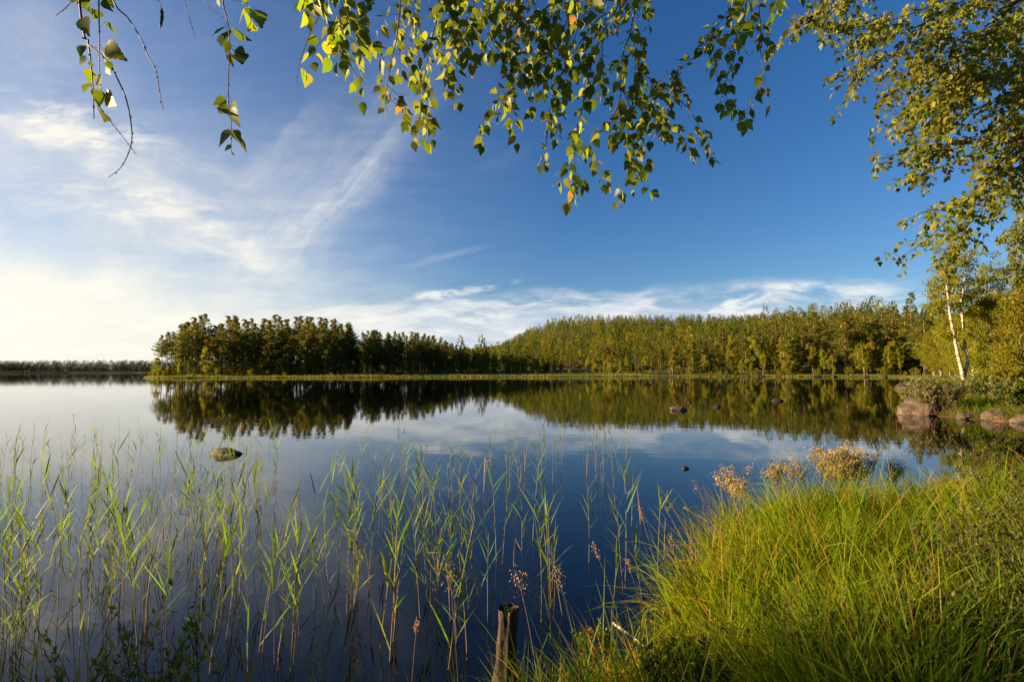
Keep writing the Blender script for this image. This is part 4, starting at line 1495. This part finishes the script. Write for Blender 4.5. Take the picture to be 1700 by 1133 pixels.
def bough_birch():
    root = empty('birch_tree', (0, 0, 0), 'leaning birch at the edge whose dense sunlit boughs fill the upper corner', 'tree')
    tr = MB()
    bx, by = 8.6, 3.6
    path = smooth_path([(bx, by, hz(bx, by) - .1), (8.4, 3.7, 2.2), (8.0, 3.9, 4.4), (7.9, 4.1, 7.0), (7.6, 4.2, 10.0)], 5)
    tr.tube(path, np.linspace(.16, .035, len(path)), 10)
    tr.build('trunk', M['birch_bark'], root)
    for a, b, c in (((1800, 60), (1740, 120), (1690, 165)), ((1810, -60), (1720, -20), (1640, 40)), ((1800, -120), (1650, -60), (1500, -30)), ((1830, 250), (1750, 230), (1690, 235))):
        P = [on(path, .45), at(*a, 4.3), at(*b, 4.0), at(*c, 3.9)]
        lm = MB(); pp = smooth_path(P, 6); lm.tube(pp, np.linspace(.05, .008, len(pp)), 7)
        lm.build('limb', M['limb'], root)
    B = [
        ([(1640, -60), (1564, 0), (1463, 37), (1381, 49), (1329, 45)], .9),
        ([(1560, -80), (1460, -30), (1400, 0), (1345, 15)], .9),
        ([(1500, -70), (1420, -20), (1370, 30), (1325, 25)], .8),
        ([(1690, -50), (1605, 20), (1507, 81), (1442, 110), (1394, 126)], .9),
        ([(1480, 20), (1450, 50), (1434, 77), (1425, 120), (1418, 162)], .5),
        ([(1600, 0), (1530, 40), (1470, 60), (1410, 75)], .9),
        ([(1700, 20), (1645, 61), (1564, 114), (1515, 162), (1499, 215)], .8),
        ([(1720, -20), (1678, 20), (1625, 81), (1580, 134), (1540, 170)], .85),
        ([(1650, 40), (1580, 80), (1520, 110), (1470, 130)], .85),
        ([(1760, 60), (1700, 101), (1645, 134), (1597, 170), (1564, 219)], .8),
        ([(1740, 40), (1690, 60), (1640, 100), (1600, 130)], .9),
        ([(1760, 120), (1700, 170), (1645, 227), (1564, 244), (1507, 252), (1450, 266)], .75),
        ([(1750, 200), (1686, 227), (1625, 260), (1564, 276), (1507, 300)], .75),
        ([(1740, 200), (1678, 252), (1637, 296), (1597, 341), (1540, 350), (1495, 372)], .6),
        ([(1637, 300), (1597, 341), (1564, 374), (1536, 400), (1483, 435)], .5),
        ([(1650, 285), (1637, 305), (1605, 360), (1589, 390), (1572, 447)], .55),
        ([(1750, 250), (1700, 262), (1660, 270), (1640, 290)], .95),
        ([(1740, 170), (1700, 200), (1660, 215), (1620, 230)], .9),
        ([(1740, 120), (1695, 150), (1640, 190), (1600, 215)], .85),
        ([(1760, 0), (1710, 20), (1665, 50), (1640, 70)], .9),
        ([(1740, 90), (1700, 130), (1680, 180), (1670, 230)], .8),
        ([(1680, 230), (1655, 270), (1640, 320), (1625, 365)], .35),
        ([(1700, 270), (1690, 300), (1665, 320), (1650, 335)], .5),
        ([(1560, 170), (1530, 185), (1505, 195)], .6),
    ]
    for q in range(17):                          # many lesser boughs run between them
        px = rng.uniform(1500, 1790); y = rng.uniform(-60, 240)
        if px < 1560 and y > 60:
            continue
        L = rng.uniform(90, 170); a = R_(rng.uniform(12, 60))
        B.append(([(px, y), (px - L * .5 * math.cos(a), y + L * .35 * math.sin(a)), (px - L * .85 * math.cos(a), y + L * .75 * math.sin(a)), (px - L * math.cos(a), y + L * 1.15 * math.sin(a))], .8))
    for k, (pts, side) in enumerate(B):
        d = 3.9 + .5 * math.sin(k * 2.3)
        spray(root, pts, d + .25, d, .0075 if len(pts) > 4 else .005, .043, .030, side, True, mat='bough_leaf', start=.03, wob=.08, hang=.55, density=.9)
    for pts in ([(1760, 250), (1720, 300), (1680, 330), (1655, 350)], [(1770, 290), (1725, 340), (1690, 380), (1660, 400)], [(1740, 260), (1700, 290), (1672, 310), (1645, 318)],
                [(1770, 350), (1725, 390), (1695, 430), (1670, 455)], [(1730, 310), (1705, 350), (1690, 400), (1683, 450)], [(1770, 320), (1740, 350), (1715, 372), (1690, 395)],
                [(1780, 400), (1740, 425), (1705, 455), (1685, 490)], [(1760, 270), (1735, 310), (1718, 350), (1708, 410)], [(1640, 330), (1610, 370), (1585, 410), (1560, 440)]):
        spray(root, pts, 6.6 if pts[0][0] > 1700 else 4.2, 6.3 if pts[0][0] > 1700 else 4.0, .005, .046, .034, .8, True, start=.02, wob=.12, hang=.8, mat='bough_leaf')
    spray(root, [(1660, 300), (1658, 317), (1658, 366), (1678, 406)], 3.9, 3.8, .003, leaves=False, buds=True)
    return root


hanging_birch_overhead()
bough_birch()


# ------------------------------------------------------------------ the white birches on the far bank
def bank_birch(label, stems, crown_pts, rad, n_c, leafn, size=.12, base_y=652, base_px=1603):
    b = land(base_px, base_y)
    d = b[1]
    root = empty('birch_tree', tuple(b), label, 'tree')
    crn = MB()
    C, T = [], []
    for pts, r0 in stems:
        P = np.array([at(px, y, d + dd) for px, y, dd in pts]) - b
        P[0, 2] -= .1
        path = smooth_path(P, 5)
        t = MB(); t.tube(path, np.linspace(r0, r0 * .3, len(path)), 9)
        for k in range(7):
            f = rng.uniform(.55, .98); p0 = on(path, f); a = rng.uniform(0, 6.283); L = rng.uniform(.5, 1.4)
            dv = np.array([math.cos(a), math.sin(a), .8])
            pp = smooth_path([p0, p0 + dv * L * .5, p0 + dv * L * .8 + np.array([dv[0], dv[1], -.3]) * L * .4], 3)
            t.tube(pp, np.linspace(.018, .005, len(pp)), 4, cap=False)
            for q in pp[3:]:
                C.append(q); T.append(rng.random())
        t.build('trunk', M['birch_bark'], root)
    for (px, y, sx, sy, n) in crown_pts:
        for k in range(n):
            q = at(px + rng.normal(0, sx), y + rng.normal(0, sy), d + .7 + abs(rng.normal(0, 1.0))) - b
            C.append(q); T.append(rng.random())
    clump(crn, np.array(C), leafn, rad, .8, size, np.tile([0, 0, -.5], (len(C), 1)), np.array(T))
    crn.build('crown', M['birch_far'], root, smooth=False)
    return root


bank_birch('white birch with two crossing trunks leaning over the pale bushes of the bank', [
    ([(1603, 654, 0), (1597, 618, 0), (1591, 593, 0), (1584, 558, 0), (1577, 521, 0), (1574, 494, 0), (1570, 465, .1)], .125),
    ([(1599, 626, .05), (1607, 598, 0), (1602, 578, 0), (1600, 546, .1), (1595, 504, .2), (1598, 489, .2), (1601, 460, .3)], .105),
    ([(1603, 582, 0), (1592, 571, .1), (1586, 562, .3)], .035)],
    [(1590, 470, 22, 32, 34), (1610, 520, 26, 28, 34), (1560, 480, 14, 14, 8), (1640, 470, 22, 30, 22), (1612, 428, 22, 12, 18), (1672, 560, 20, 30, 22), (1565, 500, 14, 20, 14), (1572, 452, 14, 18, 16), (1556, 520, 10, 14, 8)], .40, 0, 60)
bank_birch('slender single birch stem behind the crossing white trunks, leaning out at the top', [
    ([(1622, 640, .3), (1615, 618, .3), (1619, 578, .4), (1620, 551, .5), (1628, 526, .7), (1634, 490, .9), (1638, 450, 1.0)], .085)],
    [(1640, 520, 22, 26, 26), (1655, 460, 24, 22, 26), (1680, 500, 20, 26, 30)], .42, 0, 60, base_y=642, base_px=1622)

NB = [proto('near_birch', *birch_meshes(8, R, cb, 60, 60, .13, .5, .8), 'birch_bark', 'birch_far') for R, cb in ((1.9, .14), (1.6, .22), (2.2, .10))]
protos['near_birch'] = NB; BASEH['near_birch'] = 8.0
k = 0
for px, d, h in ((1650, 34, 6.6), (1688, 31, 6.4), (1725, 29, 7.4), (1765, 30, 8.0), (1668, 42, 8.2), (1705, 44, 9.0), (1632, 50, 8.2), (1655, 58, 9.5), (1690, 60, 11), (1735, 46, 10), (1612, 62, 8.8),
                 (1590, 74, 9.5), (1575, 84, 10), (1610, 88, 12), (1640, 84, 13), (1560, 98, 10.5), (1548, 104, 10), (1680, 86, 14), (1720, 70, 13), (1585, 100, 13), (1660, 48, 6.5), (1715, 36, 6.5), (1640, 40, 5.0)):
    x, y = u_at(px) * d, d
    if lake_sd(np.array([x]), np.array([y]))[0] < .8:
        continue
    place_tree('near_birch', x, y, h, 'leafy yellow-green birch with thin white trunk in the grove behind the boulders', 'birch grove behind the boulders', 1.0, lean=.05, name='birch_tree')


# ------------------------------------------------------------------ shrubs
def shrub(label, base, n_stem, h, spread, leaf, size, mat, per=26, tip=None, name='shrub', cat='shrub', tipsize=.02, group=None, up=1.0, twigs=4, tipn=40):
    root = empty(name, tuple(base), label, cat, group)
    st, lf, fl = MB(), MB(), MB()
    pos, dirs = [], []
    for k in range(n_stem):
        a = rng.uniform(0, 6.283); o = rng.random() ** .5 * spread
        hh = h * rng.uniform(.65, 1.08)
        p0 = np.array([math.cos(a) * o * .35, math.sin(a) * o * .35, -.03])
        p2 = np.array([math.cos(a) * o, math.sin(a) * o, hh])
        p1 = .5 * (p0 + p2) + rng.normal(0, .05 * h, 3)
        path = smooth_path([p0, p1, p2], 5)
        st.tube(path, np.linspace(.0035, .0012, len(path)) * max(1, h / .6), 5, cap=False)
        for j in range(twigs):
            f = rng.uniform(.35, .95); q = on(path, f); a2 = rng.uniform(0, 6.283); L = h * rng.uniform(.12, .34)
            e = q + np.array([math.cos(a2) * .7, math.sin(a2) * .7, up]) * L
            st.tube([q, .5 * (q + e) + rng.normal(0, .01, 3), e], [.0018, .0013, .0008], 4, cap=False)
            tt = rng.random(per) ** .7
            pos.append(q + (e - q) * tt[:, None] + rng.normal(0, size * .15, (per, 3)))
            dv = unit(e - q)[None] * .5 + rand_dirs(per) * .8 + np.array([0, 0, .45])
            dirs.append(dv)
            if tip:
                n = tipn
                fl_c = e + rng.normal(0, 1, (n, 3)) * np.array([.035, .035, .045]) * h / .6
                fl.inst(RHV, RHF, frames(rand_dirs(n), rand_dirs(n)) * (tipsize * rng.uniform(.6, 1.4, n))[:, None, None], fl_c)
    pos = np.concatenate(pos); dirs = np.concatenate(dirs)
    n = len(pos)
    sc = size * rng.uniform(.6, 1.25, n)
    Rm = frames(dirs, rand_dirs(n)) * np.stack([sc * leaf, sc, sc], -1)[:, None, :]
    lf.inst(RHV, RHF, Rm, pos)
    st.build('stem', M['twig'], root)
    lf.build('foliage', M[mat], root, smooth=False)
    if tip:
        fl.build('blossom', M[tip], root, smooth=False)
    return root


def gl(px, y):
    return land(px, y)


# low bushes below the viewer
for px, y, ns, h, lab in ((330, 1150, 6, .70, 'tallest low bush at the lower bank with upright yellow-green shoots beside the reeds'),
                          (215, 1165, 8, .66, 'low bush with a few orange-red leaves on the near bank'),
                          (95, 1175, 6, .52, 'low dark bush in the corner of the near bank'),
                          (262, 1172, 6, .56, 'short bush between the red-leaved bush and the tallest one'),
                          (40, 1170, 5, .48, 'small straggly bush at the very edge of the near bank')):
    r_ = ray(px, y); dd = 1.95
    p = CP + r_ * dd
    p[2] = max(hz(p[0], p[1]), .0)
    shrub(lab, p, ns, h, .16, .75, .030, 'shrub', 13, up=1.3)
p = gl(985, 1120)
shrub('yellow-green leafy bush with an orange leaf by the tussock below the weathered post', p, 7, .24, .12, .9, .024, 'shrub', 14, up=1.3)
p = gl(1360, 1130)
shrub('small leafy bush low in the shaded grass of the near bank', p, 8, .24, .18, .9, .026, 'shrub', 12, up=1.3)
p = gl(1215, 1125)
shrub('narrow-leaved herb patch at the shaded foot of the grassy bank', p, 9, .2, .2, .5, .03, 'shrub', 12, up=1.3)
# pale flowering shrubs on the edge of the grass
shrub('dense pale cream-blossomed bush at the water edge of the grassy bank', gl(1402, 815), 60, .50, .46, .45, .05, 'willow', 12, 'flower', tipsize=.019, tipn=46)
shrub('loose pale flowering stalks leaning out over the water from the grass', gl(1222, 850), 12, .46, .24, .4, .045, 'willow', 5, 'flower', tipsize=.018, tipn=44)
shrub('second pale flowering clump between the leaning stalks and the dense cream bush', gl(1300, 828), 14, .45, .24, .4, .045, 'willow', 6, 'flower', tipsize=.018, tipn=44)
shrub('small pale flowering sprig beside the dense cream-blossomed bush', gl(1480, 815), 8, .4, .16, .4, .045, 'willow', 8, 'flower', tipsize=.018, tipn=40)
# pale bushes of the far bank
shrub('rounded pale grey-green willow bush behind the large boulder', gl(1560, 688), 60, 1.25, 1.1, .4, .10, 'willow', 26, twigs=6)
shrub('lower pale willow bush at the tip of the bank beside the dark rock', gl(1532, 682), 40, .9, .9, .4, .09, 'willow', 22, twigs=6)
shrub('green leafy bush at the foot of the crossing white trunks', gl(1632, 670), 40, 1.0, .9, .7, .09, 'bilberry', 22, twigs=5)
shrub('pale willow bush above the cleft boulder at the edge', gl(1690, 682), 44, 1.0, .9, .4, .09, 'willow', 24, twigs=6)
shrub('broad green bush on the bank between the birch stems and the edge', gl(1668, 655), 50, 1.3, 1.2, .7, .10, 'birch_far', 26, twigs=6)
shrub('dark broad-leaved bush hanging over the cleft boulder', gl(1712, 690), 30, .9, .8, .9, .12, 'bilberry', 20, twigs=5)
# bushes of the shaded corner
for px, d, h, sp, lab in ((1665, 2.75, .66, .5, 'tall dark bilberry bush in the shaded edge of the near bank'),
                          (1610, 2.35, .50, .42, 'low dark bilberry bush in the shaded lower corner'),
                          (1720, 3.6, .66, .6, 'dark bush above the bilberries at the edge of the grass'),
                          (1690, 5.6, .42, .8, 'leafy green bush on top of the grassy bank near the inlet'),
                          (1520, 2.25, .34, .3, 'sparse dark bilberry sprigs among the shaded grass')):
    x, y = u_at(px) * d, d
    shrub(lab, (x, y, hz(x, y)), 34, h, sp, .95, .020, 'bilberry', 24, twigs=8, up=.8)


for x, y, h, sp, lab in ((1.35, 2.15, .40, .30, 'dark leafy weed clump at the lower edge between the leafy bush and the bilberries'),
                         (2.0, 2.05, .42, .34, 'dense dark weed clump in the shaded lower grass'),
                         (.75, 2.30, .26, .22, 'low dark weed clump beside the weathered post')):
    shrub(lab, (x, y, hz(x, y)), 24, h, sp, .6, .026, 'bilberry', 22, twigs=7, up=1.0, name='weed', cat='plant')


# ------------------------------------------------------------------ flowering grasses
def seed_grass(px, ytop, ybase, depth, label, head=.10, fat=.02, lean=0.0):
    a = at(px, ytop, depth)
    g = at(px - lean, ybase, depth)
    base = np.array([g[0], g[1], max(hz(g[0], g[1]), 0)])
    root = empty('seed_grass', tuple(base), label, 'grass')
    tip = a - base
    path = smooth_path([(0, 0, -.05), tip * .5 + (0.0, 0, .03), tip], 6)
    st = MB(); st.tube(path, np.linspace(.0016, .0008, len(path)), 4, cap=False)
    st.build('stem', M['reed_stem'], root)
    pn = MB()
    n = 70
    f = 1 - head / np.linalg.norm(tip) * rng.random(n)
    c = on(path, np.clip(f, 0, 1)) + rng.normal(0, fat * .45, (n, 3))
    pn.inst(RHV, RHF, frames(unit(tip)[None] + rand_dirs(n) * .7, rand_dirs(n)) * (.012 * rng.uniform(.6, 1.3, n))[:, None, None], c)
    pn.build('panicle', M['panicle'], root, smooth=False)


for a in ((692, 1035, 1150, 2.55, 'plump brown seed head on a thin stalk beside the weathered post', .055, .014, 14),
          (985, 905, 1090, 3.3, 'drooping brown grass panicle on a long stalk in front of the tussock', .10, .02, -60),
          (1062, 845, 1060, 3.6, 'tall grass panicle leaning over the water nearest the lone reeds', .10, .016, -50),
          (1112, 890, 1060, 3.7, 'grey grass panicle right at the edge of the sunlit tussock', .10, .018, -30),
          (858, 950, 1150, 2.9, 'airy brown panicle standing beside the lone low reed', .13, .05, -40),
          (925, 950, 1120, 3.1, 'airy brown panicle just above the leafy bush', .12, .04, -40),
          (745, 935, 1150, 2.7, 'pale airy panicle on a long stalk above the weathered post', .16, .05, -20),
          (1040, 930, 1100, 3.4, 'thin brown panicle between the drooping one and the tussock', .10, .018, -40),
          (1150, 800, 930, 5.4, 'reddish grass panicle over the water beside the pale flowering stalks', .14, .03, -50),
          (1480, 960, 1100, 3.2, 'dry straw-coloured seed head in the shaded grass', .10, .016, 20)):
    seed_grass(*a)


# ------------------------------------------------------------------ old post and driftwood
def build_post():
    p = at(840, 1150, 2.75)
    x, y = p[0], p[1]
    z0 = hz(x, y)
    top = at(838, 1006, 2.75)[2]
    root = empty('wooden_post', (x, y, z0), 'weathered rotten wooden post with a mossy top standing in the water', 'post')
    H = top - z0
    mb = MB()
    nz, ns = 60, 40
    V = np.empty((nz, ns, 3)); D = np.zeros((nz, ns, 3))
    for i in range(nz):
        t = i / (nz - 1)
        r = .049 + .018 * max(0, 1 - t / .8) + .026 * max(0, 1 - t / .45) ** .6
        for j in range(ns):
            a = j / ns * 2 * math.pi
            g = mnoise.fractal(Vector((math.cos(a) * 2.2, math.sin(a) * 2.2, t * 2.2)), 1.0, 2.0, 5)
            g2 = mnoise.fractal(Vector((math.cos(a) * 8, math.sin(a) * 8, t * 1.3 + 5)), 1.0, 2.0, 3)
            rr = r * (1 + .26 * g + .15 * g2)
            zz = H * t
            if i == nz - 1:
                zz += -.03 + .055 * mnoise.noise(Vector((math.cos(a) * 1.7, math.sin(a) * 1.7, 3.3)))
            V[i, j] = (math.cos(a) * rr + .012 * t, math.sin(a) * rr, zz); D[i, j] = (.5 + .5 * g, t, .5 + g2)
    i = np.arange(nz - 1)[:, None] * ns; j = np.arange(ns)[None]; k = (j + 1) % ns
    q = np.stack([i + j, i + k, i + ns + k, i + ns + j], -1).reshape(-1, 4)
    mb.add(V.reshape(-1, 3), q, D.reshape(-1, 3))
    c = V[-1].mean(0) - (0, 0, .01)
    mb.add(np.vstack([V[-1], c[None]]), np.array([(jj, (jj + 1) % ns, ns) for jj in range(ns)]), None)
    m, N = new_mat('rotten_wood')
    tc = N.n('ShaderNodeTexCoord').outputs['Object']
    f = N.noise(N.mapping(tc, scale=(18, 18, 2.2)), 2.2, 7, 0.65)
    pr = N.n('ShaderNodeBsdfPrincipled')
    N.put(pr.inputs['Base Color'], N.ramp(f, [(.3, (.004, .0025, .002)), (.48, (.016, .009, .005)), (.7, (.055, .028, .013))]))
    pr.inputs['Roughness'].default_value = .85
    b = N.n('ShaderNodeBump'); b.inputs['Strength'].default_value = .9; b.inputs['Distance'].default_value = .012
    N.put(b.inputs['Height'], f); N.put(pr.inputs['Normal'], b.outputs[0])
    finish(N, pr.outputs[0])
    mb.build('shaft', m, root)
    ms = MB()
    n = 260
    a = rng.uniform(0, 6.283, n); r = .042 * rng.random(n) ** .5
    cc = np.stack([np.cos(a) * r + .012, np.sin(a) * r, H - .035 + .012 * (1 - (r / .042) ** 2) + rng.normal(0, .003, n)], -1)
    ms.inst(RHV, RHF, frames(rand_dirs(n) + np.array([0, 0, .6]), rand_dirs(n)) * (.010 * rng.uniform(.6, 1.3, n))[:, None, None], cc)
    ms.build('moss', M['bilberry'], root, smooth=False)


build_post()


def stick(pts, r, label, mat='stick', name='stick'):
    P = np.array(pts); b = P[0]
    mb = MB(); pp = smooth_path(P - b, 6)
    mb.tube(pp, np.linspace(r, r * .55, len(pp)) * rng.uniform(.85, 1.15, len(pp)), 8)
    o = mb.build(name, M[mat], loc=b)
    return tag(o, label, 'stick')


g0, g1 = at(1018, 1036, 3.15), at(1070, 1074, 3.0)
stick([g0, .5 * (g0 + g1) + (0, 0, .004), g1], .008, 'pale bleached stick lying on the tussock above the leafy bush')
g0, g1 = at(1135, 843, 5.0), at(1195, 878, 4.9)
stick([g0, .5 * (g0 + g1), g1], .005, 'thin reddish twig poking out over the water from the sunlit tussock', 'dead_reed')


# ------------------------------------------------------------------ unseen birches added outside the view to shade the near shore
for x, y, h in ((-17, 1.2, 5.0), (-13.5, .85, 4.7), (-20, 1.0, 5.6)):
    place_tree('near_birch', x, y, h, 'unseen leafy birch added beside the viewer to shade the near shore', 'unseen shade birches beside the viewer', 1.0, name='birch_tree')
